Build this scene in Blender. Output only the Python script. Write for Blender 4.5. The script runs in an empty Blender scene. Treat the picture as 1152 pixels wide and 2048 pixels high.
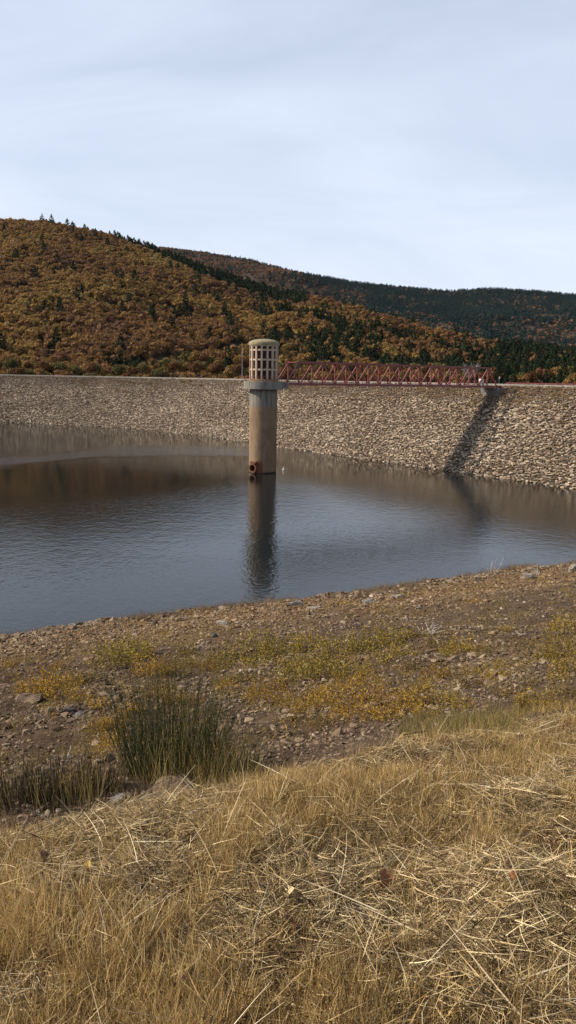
import bpy, bmesh, math, random
import numpy as np
from mathutils import Vector, Matrix

# ---------------------------------------------------------------- camera, world, sun
SC = bpy.context.scene
COL = SC.collection
FPX, PITCH, ROLL, CAMZ = 1500.0, math.radians(10.05), math.radians(1.04), 16.6
SUN_EL, SUN_PHI = math.radians(34.5), math.radians(4)      # sun from the left
_cp, _sp = math.cos(PITCH), math.sin(PITCH)
_r0, _u0 = np.array([1., 0, 0]), np.array([0, _sp, _cp])
FWD = np.array([0, _cp, -_sp])
RGT = math.cos(ROLL) * _r0 + math.sin(ROLL) * _u0
UPV = -math.sin(ROLL) * _r0 + math.cos(ROLL) * _u0
CAM = np.array([0, 0, CAMZ])
cd = bpy.data.cameras.new('camera')
cd.sensor_fit = 'VERTICAL'; cd.sensor_height = 36; cd.lens = 36 * FPX / 2048
cd.clip_start = 0.1; cd.clip_end = 20000
cam = bpy.data.objects.new('camera', cd); COL.objects.link(cam)
m3 = Matrix([[RGT[i], UPV[i], -FWD[i]] for i in range(3)])
cam.matrix_world = Matrix.Translation(Vector(CAM)) @ m3.to_4x4()
SC.camera = cam

W = bpy.data.worlds.new('World'); SC.world = W; W.use_nodes = True
wn, wl = W.node_tree.nodes, W.node_tree.links
wn.clear()
sky = wn.new('ShaderNodeTexSky'); sky.sky_type = 'NISHITA'; sky.sun_disc = False
sky.sun_elevation = SUN_EL; sky.sun_rotation = math.radians(-90) + SUN_PHI * -1
sky.air_density = 1.0; sky.dust_density = 1.2; sky.ozone_density = 1.6
bg = wn.new('ShaderNodeBackground'); bg.inputs['Strength'].default_value = 0.102
wo = wn.new('ShaderNodeOutputWorld')
tc = wn.new('ShaderNodeTexCoord')
sep = wn.new('ShaderNodeSeparateXYZ'); wl.new(tc.outputs['Generated'], sep.inputs[0])
def wmath(op, a, b=None):
    n = wn.new('ShaderNodeMath'); n.operation = op
    for k, v in enumerate((a, b)):
        if v is None: continue
        if isinstance(v, (int, float)): n.inputs[k].default_value = v
        else: wl.new(v, n.inputs[k])
    return n.outputs[0]
zz = wmath('ADD', wmath('MAXIMUM', sep.outputs[2], 0.0), 0.30)
cx = wmath('DIVIDE', sep.outputs[0], zz); cy = wmath('DIVIDE', sep.outputs[1], zz)
comb = wn.new('ShaderNodeCombineXYZ'); wl.new(cx, comb.inputs[0]); wl.new(cy, comb.inputs[1])
mp = wn.new('ShaderNodeMapping'); mp.inputs['Rotation'].default_value = (0, 0, math.radians(62)); mp.inputs['Scale'].default_value = (0.8, 2.2, 1)
wl.new(comb.outputs[0], mp.inputs[0])
nz = wn.new('ShaderNodeTexNoise'); nz.inputs['Scale'].default_value = 1.3; nz.inputs['Detail'].default_value = 6; nz.inputs['Roughness'].default_value = 0.55
nz.inputs['Distortion'].default_value = 0.9
wl.new(mp.outputs[0], nz.inputs['Vector'])
cr = wn.new('ShaderNodeValToRGB'); wl.new(nz.outputs['Fac'], cr.inputs[0])
cr.color_ramp.elements[0].position = 0.36; cr.color_ramp.elements[0].color = (0.56, 0.56, 0.56, 1)
cr.color_ramp.elements[1].position = 0.78; cr.color_ramp.elements[1].color = (0.82, 0.82, 0.82, 1)
mx = wn.new('ShaderNodeMix'); mx.data_type = 'RGBA'
veil = wmath('MULTIPLY', wmath('POWER', wmath('SUBTRACT', 1.0, wmath('MINIMUM', wmath('MAXIMUM', sep.outputs[2], 0.0), 0.5)), 5.0), 0.5)
thin = wmath('SUBTRACT', 1.0, wmath('MULTIPLY', wmath('MINIMUM', wmath('MAXIMUM', wmath('MULTIPLY', wmath('SUBTRACT', sep.outputs[2], 0.42), 4.0), 0.0), 1.0), 0.85))   # the cirrus veil thins out overhead
vf_ = wmath('MULTIPLY', wmath('MINIMUM', wmath('ADD', cr.outputs[0], veil), 1.0), thin)
wl.new(vf_, mx.inputs['Factor']); wl.new(sky.outputs[0], mx.inputs['A'])
mx.inputs['B'].default_value = (6.7, 7.4, 8.75, 1)
wl.new(mx.outputs['Result'], bg.inputs['Color']); wl.new(bg.outputs[0], wo.inputs['Surface'])

sd = bpy.data.lights.new('sun', 'SUN'); sd.energy = 5.0; sd.angle = math.radians(0.6); sd.color = (1.0, 0.89, 0.74)
sun = bpy.data.objects.new('sun', sd); COL.objects.link(sun)
sv = Vector((-math.cos(SUN_PHI) * math.cos(SUN_EL), math.sin(SUN_PHI) * math.cos(SUN_EL), math.sin(SUN_EL)))
sun.rotation_euler = sv.to_track_quat('Z', 'Y').to_euler(); sun.location = (-60, 0, 80)
vs = SC.view_settings
vs.view_transform = 'Standard'; vs.look = 'None'; vs.exposure = 0.28; vs.gamma = 1
SC.cycles.max_bounces = 5; SC.cycles.diffuse_bounces = 2; SC.cycles.glossy_bounces = 3
SC.cycles.transmission_bounces = 2; SC.cycles.transparent_max_bounces = 4

# ---------------------------------------------------------------- helpers
rng = np.random.default_rng(7); random.seed(7)

def project(P):
    v = np.asarray(P, float) - CAM
    z = v @ FWD
    return np.stack([576 + FPX * (v @ RGT) / z, 1024 - FPX * (v @ UPV) / z], -1)
def ray(px, py):
    return FWD * FPX + RGT * (px - 576) + UPV * (1024 - py)
def on_z(px, py, z):
    d = ray(px, py); return CAM + d * ((z - CAMZ) / d[2])
def on_y(px, py, y):
    d = ray(px, py); return CAM + d * (y / d[1])

def _hash(ix, iy, s):
    h = (ix * 374761393 + iy * 668265263 + s * 1442695041) & 0xffffffff
    h = ((h ^ (h >> 13)) * 1274126177) & 0xffffffff
    return ((h ^ (h >> 16)) & 0xffff) / 65535.0
def vnoise(x, y, s=0):
    x = np.asarray(x, float); y = np.asarray(y, float)
    ix = np.floor(x).astype(np.int64); iy = np.floor(y).astype(np.int64)
    fx = x - ix; fy = y - iy; fx = fx * fx * (3 - 2 * fx); fy = fy * fy * (3 - 2 * fy)
    a = _hash(ix, iy, s); b = _hash(ix + 1, iy, s); c = _hash(ix, iy + 1, s); d = _hash(ix + 1, iy + 1, s)
    return (a * (1 - fx) + b * fx) * (1 - fy) + (c * (1 - fx) + d * fx) * fy
def fbm(x, y, s=0, o=4):
    r = 0; a = 0.5; t = 0
    for k in range(o):
        r = r + a * vnoise(x * 2 ** k, y * 2 ** k, s + k); t += a; a *= 0.5
    return r / t

def mesh_np(name, V, F, mat=None, rnd=None, smooth=False):
    """V (n,3), F (m,k) -> mesh"""
    me = bpy.data.meshes.new(name)
    V = np.asarray(V, np.float32); F = np.asarray(F, np.int32)
    me.vertices.add(len(V)); me.vertices.foreach_set('co', V.ravel())
    k = F.shape[1]
    me.loops.add(F.size); me.loops.foreach_set('vertex_index', F.ravel())
    me.polygons.add(len(F)); me.polygons.foreach_set('loop_start', np.arange(0, F.size, k, dtype=np.int32))
    me.polygons.foreach_set('loop_total', np.full(len(F), k, np.int32))
    if smooth: me.polygons.foreach_set('use_smooth', np.ones(len(F), bool))
    me.update(calc_edges=True)
    if rnd is not None:
        a = me.attributes.new('rnd', 'FLOAT', 'POINT'); a.data.foreach_set('value', np.asarray(rnd, np.float32))
    if mat: me.materials.append(mat)
    return me

def link(name, me, parent=None, loc=None):
    o = bpy.data.objects.new(name, me); COL.objects.link(o)
    if parent is not None: o.parent = parent
    if loc is not None: o.location = loc
    return o
def tag(o, label=None, cat=None, group=None, kind=None):
    if label: o['label'] = label
    if cat: o['category'] = cat
    if group: o['group'] = group
    if kind: o['kind'] = kind
    return o
def empty(name, loc=(0, 0, 0), rz=0):
    o = bpy.data.objects.new(name, None); COL.objects.link(o); o.location = loc; o.rotation_euler.z = rz
    return o
def copy_tree(o, parent=None):
    c = o.copy(); COL.objects.link(c)
    if parent is not None: c.parent = parent
    for ch in list(o.children): copy_tree(ch, c)
    return c

ORD = ['leftmost', 'second', 'third', 'fourth', 'fifth', 'sixth', 'seventh', 'eighth', 'ninth', 'tenth', 'eleventh', 'twelfth', 'thirteenth', 'fourteenth', 'fifteenth', 'sixteenth', 'seventeenth', 'eighteenth', 'nineteenth', 'twentieth', 'twenty-first', 'twenty-second', 'twenty-third']
def number_labels(items):
    """items (object, one, many, x): things alike in the same place are told apart by their order from the left"""
    by = {}
    for o, one, many, x in items: by.setdefault(one, []).append((x, o, many))
    for one, L in by.items():
        L.sort(key=lambda t: t[0])
        for i, (x, o, many) in enumerate(L):
            if len(L) == 1 or len(L) > len(ORD): o['label'] = one
            elif i == 0: o['label'] = f'leftmost of the {many}'
            elif i == len(L) - 1: o['label'] = f'rightmost of the {many}'
            else: o['label'] = f'{ORD[i]} from the left of the {many}'

class MB:
    def __init__(s): s.v = []; s.f = []
    def add(s, V, F):
        n = len(s.v); s.v += [tuple(map(float, p)) for p in V]; s.f += [tuple(int(i) + n for i in f) for f in F]; return s
    def box(s, c, d, rz=0, ax=None):
        c = np.array(c, float); d = np.array(d, float) / 2
        if ax is None:
            X = np.array([math.cos(rz), math.sin(rz), 0]); Y = np.array([-math.sin(rz), math.cos(rz), 0]); Z = np.array([0, 0, 1.])
        else: X, Y, Z = ax
        V = [c + X * d[0] * i + Y * d[1] * j + Z * d[2] * k for i in (-1, 1) for j in (-1, 1) for k in (-1, 1)]
        return s.add(V, [(0, 1, 3, 2), (4, 6, 7, 5), (0, 4, 5, 1), (2, 3, 7, 6), (0, 2, 6, 4), (1, 5, 7, 3)])
    def bar(s, a, b, w, h=None):
        a = np.array(a, float); b = np.array(b, float); h = h or w
        X = b - a; L = np.linalg.norm(X); X /= L
        up = np.array([0, 0, 1.]) if abs(X[2]) < 0.95 else np.array([B_DIR[0], B_DIR[1], 0])
        Y = np.cross(up, X); Y /= np.linalg.norm(Y); Z = np.cross(X, Y)
        return s.box((a + b) / 2, (L, w, h), ax=(X, Y, Z))
    def rev(s, prof, n=48, c=(0, 0, 0), a0=0, a1=2 * math.pi, cap=False):
        full = abs(a1 - a0 - 2 * math.pi) < 1e-6
        m = n if full else n + 1
        V = []
        for i in range(m):
            t = a0 + (a1 - a0) * i / n
            for r, z in prof: V.append((c[0] + r * math.cos(t), c[1] + r * math.sin(t), c[2] + z))
        k = len(prof); F = []
        for i in range(n):
            j = (i + 1) % m
            for q in range(k - 1): F.append((i * k + q, j * k + q, j * k + q + 1, i * k + q + 1))
        s.add(V, F)
        return s
    def tube(s, pts, rad, n=8, caps=True):
        P = [np.array(p, float) for p in pts]
        R = rad if isinstance(rad, (list, tuple)) else [rad] * len(P)
        V = []; 
        for i, p in enumerate(P):
            T = P[min(i + 1, len(P) - 1)] - P[max(i - 1, 0)]; T /= np.linalg.norm(T) + 1e-9
            up = np.array([0, 0, 1.]) if abs(T[2]) < 0.9 else np.array([1., 0, 0])
            A = np.cross(up, T); A /= np.linalg.norm(A); B = np.cross(T, A)
            for q in range(n):
                t = 2 * math.pi * q / n; V.append(p + (A * math.cos(t) + B * math.sin(t)) * R[i])
        F = [(i * n + q, i * n + (q + 1) % n, (i + 1) * n + (q + 1) % n, (i + 1) * n + q) for i in range(len(P) - 1) for q in range(n)]
        if caps: F += [tuple(range(n))[::-1], tuple(range((len(P) - 1) * n, len(P) * n))]
        return s.add(V, F)
    def build(s, name, mat, parent=None, smooth=False, loc=None, bevel=0):
        me = bpy.data.meshes.new(name); me.from_pydata(s.v, [], s.f); me.update()
        bm = bmesh.new(); bm.from_mesh(me); bmesh.ops.recalc_face_normals(bm, faces=bm.faces)
        if bevel: bmesh.ops.bevel(bm, geom=bm.edges[:], offset=bevel, segments=1, affect='EDGES')
        bm.to_mesh(me); bm.free()
        if smooth:
            for p in me.polygons: p.use_smooth = True
        me.materials.append(mat)
        return link(name, me, parent, loc)

# ---- materials
def mat_new(name):
    m = bpy.data.materials.new(name); m.use_nodes = True
    nt = m.node_tree; nt.nodes.clear()
    out = nt.nodes.new('ShaderNodeOutputMaterial'); b = nt.nodes.new('ShaderNodeBsdfPrincipled')
    nt.links.new(b.outputs[0], out.inputs['Surface'])
    return m, nt, b, out
def nd(nt, t, **kw):
    n = nt.nodes.new(t)
    for k, v in kw.items():
        if k in n.inputs.keys(): n.inputs[k].default_value = v
        else: setattr(n, k, v)
    return n
def mth(nt, op, a, b=0.0, clamp=False):
    n = nt.nodes.new('ShaderNodeMath'); n.operation = op; n.use_clamp = clamp
    for k, v in enumerate((a, b)):
        if isinstance(v, (int, float)): n.inputs[k].default_value = v
        else: nt.links.new(v, n.inputs[k])
    return n.outputs[0]
def ramp(nt, fac, stops):
    r = nt.nodes.new('ShaderNodeValToRGB'); nt.links.new(fac, r.inputs[0])
    e = r.color_ramp.elements
    while len(e) < len(stops): e.new(0.5)
    for k, (p, c) in enumerate(stops):
        e[k].position = p; e[k].color = (*c, 1) if len(c) == 3 else c
    return r.outputs[0]
def noise(nt, scale, detail=4, rough=0.55, vec=None, dist=0.0, obj=False, sc=None):
    n = nt.nodes.new('ShaderNodeTexNoise'); n.inputs['Scale'].default_value = scale
    n.inputs['Detail'].default_value = detail; n.inputs['Roughness'].default_value = rough; n.inputs['Distortion'].default_value = dist
    if vec is None:
        if obj: vec = nt.nodes.new('ShaderNodeTexCoord').outputs['Object']
        else: vec = nt.nodes.new('ShaderNodeNewGeometry').outputs['Position']
    if sc:
        mpn = nt.nodes.new('ShaderNodeMapping'); mpn.inputs['Scale'].default_value = sc; nt.links.new(vec, mpn.inputs[0]); vec = mpn.outputs[0]
    nt.links.new(vec, n.inputs['Vector'])
    return n.outputs['Fac']
def mixc(nt, fac, a, b, bt='MIX'):
    n = nt.nodes.new('ShaderNodeMix'); n.data_type = 'RGBA'; n.blend_type = bt
    for key, v in (('Factor', fac), ('A', a), ('B', b)):
        i = n.inputs[key] if key != 'Factor' else n.inputs[0]
        if key == 'A': i = n.inputs[6]
        if key == 'B': i = n.inputs[7]
        if isinstance(v, (int, float)): i.default_value = v
        elif isinstance(v, tuple): i.default_value = (*v, 1)
        else: nt.links.new(v, i)
    return n.outputs[2]
def bump(nt, b, h, strength=0.5, dist=0.05):
    n = nt.nodes.new('ShaderNodeBump'); n.inputs['Strength'].default_value = strength; n.inputs['Distance'].default_value = dist
    nt.links.new(h, n.inputs['Height']); nt.links.new(n.outputs[0], b.inputs['Normal'])

def mat_mass(name, stops, wa=0.5, wi=0.3, wn_=0.3, nscale=0.02, rough=0.85, transl=0.0, spec=0.2):
    """leaf, blade and stone material: colour from the element's own random value, the instance's and a large patchy noise"""
    m, nt, b, out = mat_new(name)
    at = nd(nt, 'ShaderNodeAttribute', attribute_name='rnd').outputs['Fac']
    oi = nt.nodes.new('ShaderNodeObjectInfo').outputs['Random']
    nn = mth(nt, 'MULTIPLY', mth(nt, 'SUBTRACT', noise(nt, nscale, 3), 0.5), 2.6)
    f = mth(nt, 'ADD', mth(nt, 'MULTIPLY', mth(nt, 'SUBTRACT', at, 0.5), wa), mth(nt, 'MULTIPLY', mth(nt, 'SUBTRACT', oi, 0.5), wi))
    f = mth(nt, 'ADD', mth(nt, 'ADD', f, mth(nt, 'MULTIPLY', nn, wn_)), 0.5, clamp=True)
    c = ramp(nt, f, stops)
    nt.links.new(c, b.inputs['Base Color']); b.inputs['Roughness'].default_value = rough
    b.inputs['Specular IOR Level'].default_value = spec
    if transl > 0:
        t = nt.nodes.new('ShaderNodeBsdfTranslucent'); nt.links.new(c, t.inputs[0])
        ms = nt.nodes.new('ShaderNodeMixShader'); ms.inputs[0].default_value = transl
        nt.links.new(b.outputs[0], ms.inputs[1]); nt.links.new(t.outputs[0], ms.inputs[2]); nt.links.new(ms.outputs[0], out.inputs['Surface'])
    return m
def mat_surf(name, c1, c2, scale=2.0, rough=0.8, bs=0.3, bd=0.03, bscale=None, spec=0.3, metal=0.0, sc=None):
    m, nt, b, out = mat_new(name)
    f = noise(nt, scale, 6, 0.6, obj=True, sc=sc)
    nt.links.new(ramp(nt, f, [(0.32, c1), (0.68, c2)]), b.inputs['Base Color'])
    b.inputs['Roughness'].default_value = rough; b.inputs['Specular IOR Level'].default_value = spec; b.inputs['Metallic'].default_value = metal
    if bs: bump(nt, b, noise(nt, bscale or scale * 6, 5, obj=True), bs, bd)
    return m

# ---- instancing of uncountable masses
def scatter(name, protos, P, rot, scl, kind='stuff', label=None, cat=None, parent=None):
    n = len(P)
    me = bpy.data.meshes.new(name); me.vertices.add(n); me.vertices.foreach_set('co', np.asarray(P, np.float32).ravel())
    for nm, arr, tp, key in (('i_rot', rot, 'FLOAT_VECTOR', 'vector'), ('i_scl', scl, 'FLOAT_VECTOR', 'vector')):
        a = me.attributes.new(nm, tp, 'POINT'); a.data.foreach_set(key, np.asarray(arr, np.float32).ravel())
    a = me.attributes.new('i_idx', 'INT', 'POINT'); a.data.foreach_set('value', rng.integers(0, len(protos), n).astype(np.int32))
    o = link(name, me, parent)
    c = bpy.data.collections.new(name + '_kinds')
    for k, pm in enumerate(protos):
        c.objects.link(bpy.data.objects.new(f'{name}_kind_{k}', pm))
    g = bpy.data.node_groups.new(name, 'GeometryNodeTree')
    g.interface.new_socket('Geometry', in_out='INPUT', socket_type='NodeSocketGeometry')
    g.interface.new_socket('Geometry', in_out='OUTPUT', socket_type='NodeSocketGeometry')
    N, L = g.nodes, g.links
    gi, go = N.new('NodeGroupInput'), N.new('NodeGroupOutput')
    ci = N.new('GeometryNodeCollectionInfo'); ci.inputs['Collection'].default_value = c
    ci.inputs['Separate Children'].default_value = True; ci.inputs['Reset Children'].default_value = True
    ip = N.new('GeometryNodeInstanceOnPoints'); ip.inputs['Pick Instance'].default_value = True
    def na(nm, dt):
        q = N.new('GeometryNodeInputNamedAttribute'); q.data_type = dt; q.inputs['Name'].default_value = nm; return q.outputs['Attribute']
    er = N.new('FunctionNodeEulerToRotation'); L.new(na('i_rot', 'FLOAT_VECTOR'), er.inputs[0])
    L.new(gi.outputs[0], ip.inputs['Points']); L.new(ci.outputs[0], ip.inputs['Instance'])
    L.new(na('i_idx', 'INT'), ip.inputs['Instance Index']); L.new(er.outputs[0], ip.inputs['Rotation'])
    L.new(na('i_scl', 'FLOAT_VECTOR'), ip.inputs['Scale']); L.new(ip.outputs[0], go.inputs[0])
    md = o.modifiers.new('scatter', 'NODES'); md.node_group = g
    tag(o, label, cat, kind=kind)
    return o

def euler_zxz(al, be, ga):
    """R = Rz(al) Rx(be) Rz(ga) as XYZ eulers, vectorised"""
    ca, sa, cb, sb, cg, sg = np.cos(al), np.sin(al), np.cos(be), np.sin(be), np.cos(ga), np.sin(ga)
    r00 = ca * cg - sa * cb * sg; r10 = sa * cg + ca * cb * sg
    r20 = sb * sg; r21 = sb * cg; r22 = cb
    return np.stack([np.arctan2(r21, r22), np.arcsin(np.clip(-r20, -1, 1)), np.arctan2(r10, r00)], -1)

# ---- element meshes
def stone_mesh(name, mat, seed, n=16, dims=(1, .7, .45), noise_amt=0.0):
    r = np.random.default_rng(seed)
    bm = bmesh.new()
    pts = r.normal(size=(n, 3)); pts /= np.linalg.norm(pts, axis=1)[:, None]
    pts = np.sign(pts) * np.abs(pts) ** 0.75 * np.array(dims) / 2 * r.uniform(.8, 1.12, (n, 1))
    for p in pts: bm.verts.new(p)
    bmesh.ops.convex_hull(bm, input=bm.verts)
    bmesh.ops.delete(bm, geom=[v for v in bm.verts if not v.link_faces], context='VERTS')
    if noise_amt:
        bmesh.ops.bevel(bm, geom=bm.edges[:], offset=0.05 * min(dims), segments=2, affect='EDGES')
        bmesh.ops.triangulate(bm, faces=bm.faces)
        bmesh.ops.subdivide_edges(bm, edges=[e for e in bm.edges if e.calc_length() > 0.12 * max(dims)], cuts=2)
        bmesh.ops.triangulate(bm, faces=bm.faces)
        for v in bm.verts: v.co += Vector(r.normal(size=3) * noise_amt * min(dims))
    bmesh.ops.recalc_face_normals(bm, faces=bm.faces)
    me = bpy.data.meshes.new(name); bm.to_mesh(me); bm.free()
    a = me.attributes.new('rnd', 'FLOAT', 'POINT'); a.data.foreach_set('value', np.full(len(me.vertices), r.random(), np.float32))
    me.materials.append(mat)
    return me

def quads(C, N, size, asp=1.0, rg=rng):
    """leaf quads at C facing N"""
    n = len(C); N = N / (np.linalg.norm(N, axis=1)[:, None] + 1e-9)
    t = rg.normal(size=(n, 3)); U = np.cross(N, t); U /= np.linalg.norm(U, axis=1)[:, None] + 1e-9
    Vv = np.cross(N, U); s = np.broadcast_to(np.asarray(size, float), (n,))[:, None] / 2
    A = C - U * s - Vv * s * asp * .3; B = C - Vv * s * asp; D = C + U * s + Vv * s * asp * .3; E = C + Vv * s * asp
    V = np.stack([A, B, D, E], 1).reshape(-1, 3); F = np.arange(4 * n).reshape(n, 4)
    return V, F

def blades(base, dr, length, width, bend, K=3, rg=rng):
    """curved strips: base (n,3), dr unit (n,3), bend (n,3) sideways pull at the tip"""
    n = len(base); side = np.cross(dr, rg.normal(size=(n, 3))); side /= np.linalg.norm(side, axis=1)[:, None] + 1e-9
    V = np.zeros((n, K + 1, 2, 3))
    for k in range(K + 1):
        t = k / K
        c = base + dr * (length * t)[:, None] + bend * (length * t * t)[:, None]
        w = side * (width * (1 - 0.8 * t ** 1.5) / 2)[:, None]
        V[:, k, 0] = c - w; V[:, k, 1] = c + w
    idx = np.arange(n * (K + 1) * 2).reshape(n, K + 1, 2)
    F = np.stack([idx[:, :-1, 0], idx[:, :-1, 1], idx[:, 1:, 1], idx[:, 1:, 0]], -1).reshape(-1, 4)
    return V.reshape(-1, 3), F
def cat_meshes(parts):
    Vs, Fs, Rs = [], [], []; off = 0
    for V, F, R in parts:
        Vs.append(V); Fs.append(F + off); Rs.append(R); off += len(V)
    return np.concatenate(Vs), np.concatenate(Fs), np.concatenate(Rs)

def crown_round(seed, nl, nq, R=(3.2, 3.2, 3.0), size=.8, zc=4.0):
    r = np.random.default_rng(seed); parts = []
    for k in range(nl):
        d = r.normal(size=3); d /= np.linalg.norm(d); c = d * np.array(R) * r.uniform(.35, .72); c[2] = abs(c[2]) * .9 - .6 if r.random() < .75 else c[2]
        rad = r.uniform(.30, .48) * R[0]
        dd = r.normal(size=(nq, 3)); dd /= np.linalg.norm(dd, axis=1)[:, None]
        C = c + dd * rad * r.uniform(.75, 1.1, (nq, 1)) * np.array([1, 1, .85]); C[:, 2] += zc
        V, F = quads(C, dd + r.normal(size=(nq, 3)) * .55, size * r.uniform(.6, 1.3, nq), 1.0, r)
        rr = np.repeat(np.clip(r.random() * .6 + r.random(nq) * .4, 0, 1), 4)
        parts.append((V, F, rr))
    return cat_meshes(parts)
def crown_pine(seed, nq, h=9.0, R=2.3, size=.9):
    r = np.random.default_rng(seed)
    t = r.random(nq) ** 1.25; a = r.random(nq) * 2 * math.pi
    lay = 1 + .28 * np.sin(t * 42 + r.random() * 6); lop = 1 + .3 * np.sin(a * 2 + r.random() * 6) * np.sin(a * 3)
    rad = R * (1 - t) ** .8 * lay * lop * r.uniform(.45, 1.05, nq) + .1
    C = np.stack([rad * np.cos(a), rad * np.sin(a), h * .12 + t * h * .88], -1)
    N = np.stack([np.cos(a), np.sin(a), np.full(nq, .9)], -1) + r.normal(size=(nq, 3)) * .45
    V, F = quads(C, N, size * r.uniform(.5, 1.2, nq) * (1 - .4 * t), .8, r)
    return V, F, np.repeat(r.random(nq), 4)
def trunk_np(h, r0, r1, n=6, lean=(0, 0), seed=0):
    V = []
    for k in range(4):
        t = k / 3
        for q in range(n):
            a = 2 * math.pi * q / n; rr = r0 + (r1 - r0) * t
            V.append((rr * math.cos(a) + lean[0] * t * t, rr * math.sin(a) + lean[1] * t * t, -.5 + (h + .5) * t))
    F = [(k * n + q, k * n + (q + 1) % n, (k + 1) * n + (q + 1) % n, (k + 1) * n + q) for k in range(3) for q in range(n)]
    return np.array(V), np.array(F)
# ================================================================ LARGE STRUCTURE
B_DIR = np.array([.86, .51, 0]); B_DIR /= np.linalg.norm(B_DIR)        # along the footbridge, away from the tower
A_DIR = np.array([B_DIR[1], -B_DIR[0], 0])                              # across it, towards the viewer

# ---- near shore
_k = np.array([-80, -20, -5, 0, 3.0, 4.3, 6.0, 9.5, 15, 25, 35, 42, 45.6, 48.5, 60, 90])
_z = np.array([40, 20, 15.75, 15.0, 14.35, 13.8, 12.7, 10.75, 9.0, 6.6, 4.0, 2.2, 1.25, -.6, -5, -9])
def terr(x, y):
    x = np.asarray(x, float); y = np.asarray(y, float)
    s = -0.447 * x + 0.894 * y
    z = np.interp(s, _k, _z)
    near = np.clip(1 - (s - 4) / 4, 0, 1)
    z = z - 0.10 * np.clip(x, 0, 6) * near * np.clip(s / 4, 0, 1)
    gul = np.exp(-((s - 8.2) / 2.0) ** 2) * np.clip((1.2 - x) / 2.5, 0, 1)
    z = z - .35 * gul
    z = z + near * ((fbm(x * .9, y * .9, 3) - .5) * .30 + (fbm(x * 3.1, y * 3.1, 5) - .5) * .10)
    far = 1 - near
    z = z + far * ((fbm(x * .16, y * .16, 9) - .5) * .9 + (fbm(x * .8, y * .8, 11) - .5) * .28)
    return z
def cast(px, py):
    """the point where the view ray of a pixel meets the near shore"""
    d = ray(px, py); d = d / d[1]
    t = np.linspace(1.2, 90, 3000); P = CAM + t[:, None] * d
    g = terr(P[:, 0], P[:, 1]); i = np.argmax(P[:, 2] < g)
    return np.array([P[i, 0], P[i, 1], float(terr(P[i, 0], P[i, 1]))])

def m_ground():
    m, nt, b, out = mat_new('shore_soil')
    pos = nt.nodes.new('ShaderNodeNewGeometry').outputs['Position']
    sx = nt.nodes.new('ShaderNodeSeparateXYZ'); nt.links.new(pos, sx.inputs[0])
    s = mth(nt, 'ADD', mth(nt, 'MULTIPLY', sx.outputs[0], -.447), mth(nt, 'MULTIPLY', sx.outputs[1], .894))
    nbig = noise(nt, .25, 4); nf = noise(nt, 9, 6, .7); nm = noise(nt, 1.6, 5, .6)
    soil = ramp(nt, mth(nt, 'ADD', mth(nt, 'MULTIPLY', nm, .6), mth(nt, 'MULTIPLY', nf, .4)), [(.30, (.035, .022, .015)), (.5, (.085, .056, .036)), (.70, (.15, .105, .066))])
    ochre = ramp(nt, nf, [(.3, (.075, .046, .025)), (.7, (.21, .135, .07))])
    fo = mth(nt, 'MULTIPLY', mth(nt, 'SUBTRACT', mth(nt, 'ADD', s, mth(nt, 'MULTIPLY', nbig, 10)), 30), .11, clamp=True)
    far = mixc(nt, fo, soil, ochre)
    straw = ramp(nt, mth(nt, 'ADD', mth(nt, 'MULTIPLY', nm, .5), mth(nt, 'MULTIPLY', nf, .5)), [(.3, (.03, .02, .013)), (.55, (.085, .058, .034)), (.75, (.17, .125, .07))])
    fs = mth(nt, 'SUBTRACT', 1.0, mth(nt, 'MULTIPLY', mth(nt, 'SUBTRACT', mth(nt, 'ADD', s, mth(nt, 'MULTIPLY', nm, 2)), 6.2), .8, clamp=True))
    nt.links.new(mixc(nt, fs, far, straw), b.inputs['Base Color'])
    b.inputs['Roughness'].default_value = .95; b.inputs['Specular IOR Level'].default_value = .1
    bump(nt, b, mth(nt, 'ADD', nf, mth(nt, 'MULTIPLY', noise(nt, 30, 4), .4)), .9, .06)
    return m
def axis(a, b, c, n1, n2, n3, far):
    l = a - np.geomspace(1, 1 + (a - far[0]), n1)[::-1] + 1
    r = b + np.geomspace(1, 1 + (far[1] - b), n3) - 1
    return np.unique(np.concatenate([l, np.linspace(a, b, n2), r]))
gx = axis(-7, 9, 0, 70, 190, 90, (-160, 170)); gy = axis(-1, 14, 0, 14, 170, 130, (-60, 130))
X, Y = np.meshgrid(gx, gy); Z = terr(X, Y)
ny, nx = X.shape
idx = np.arange(nx * ny).reshape(ny, nx)
F = np.stack([idx[:-1, :-1], idx[:-1, 1:], idx[1:, 1:], idx[1:, :-1]], -1).reshape(-1, 4)
tag(link('ground', mesh_np('ground', np.stack([X, Y, Z], -1).reshape(-1, 3), F, m_ground(), smooth=True)), kind='structure')

# ---- valley floor out to the horizon, below everything
vf = MB(); vf.box((0, 3000, -16), (16000, 16000, 2))
vf.build('terrain', mat_surf('valley_soil', (.05, .04, .025), (.10, .08, .05), .01, bs=0)).__setitem__('kind', 'structure')

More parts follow.
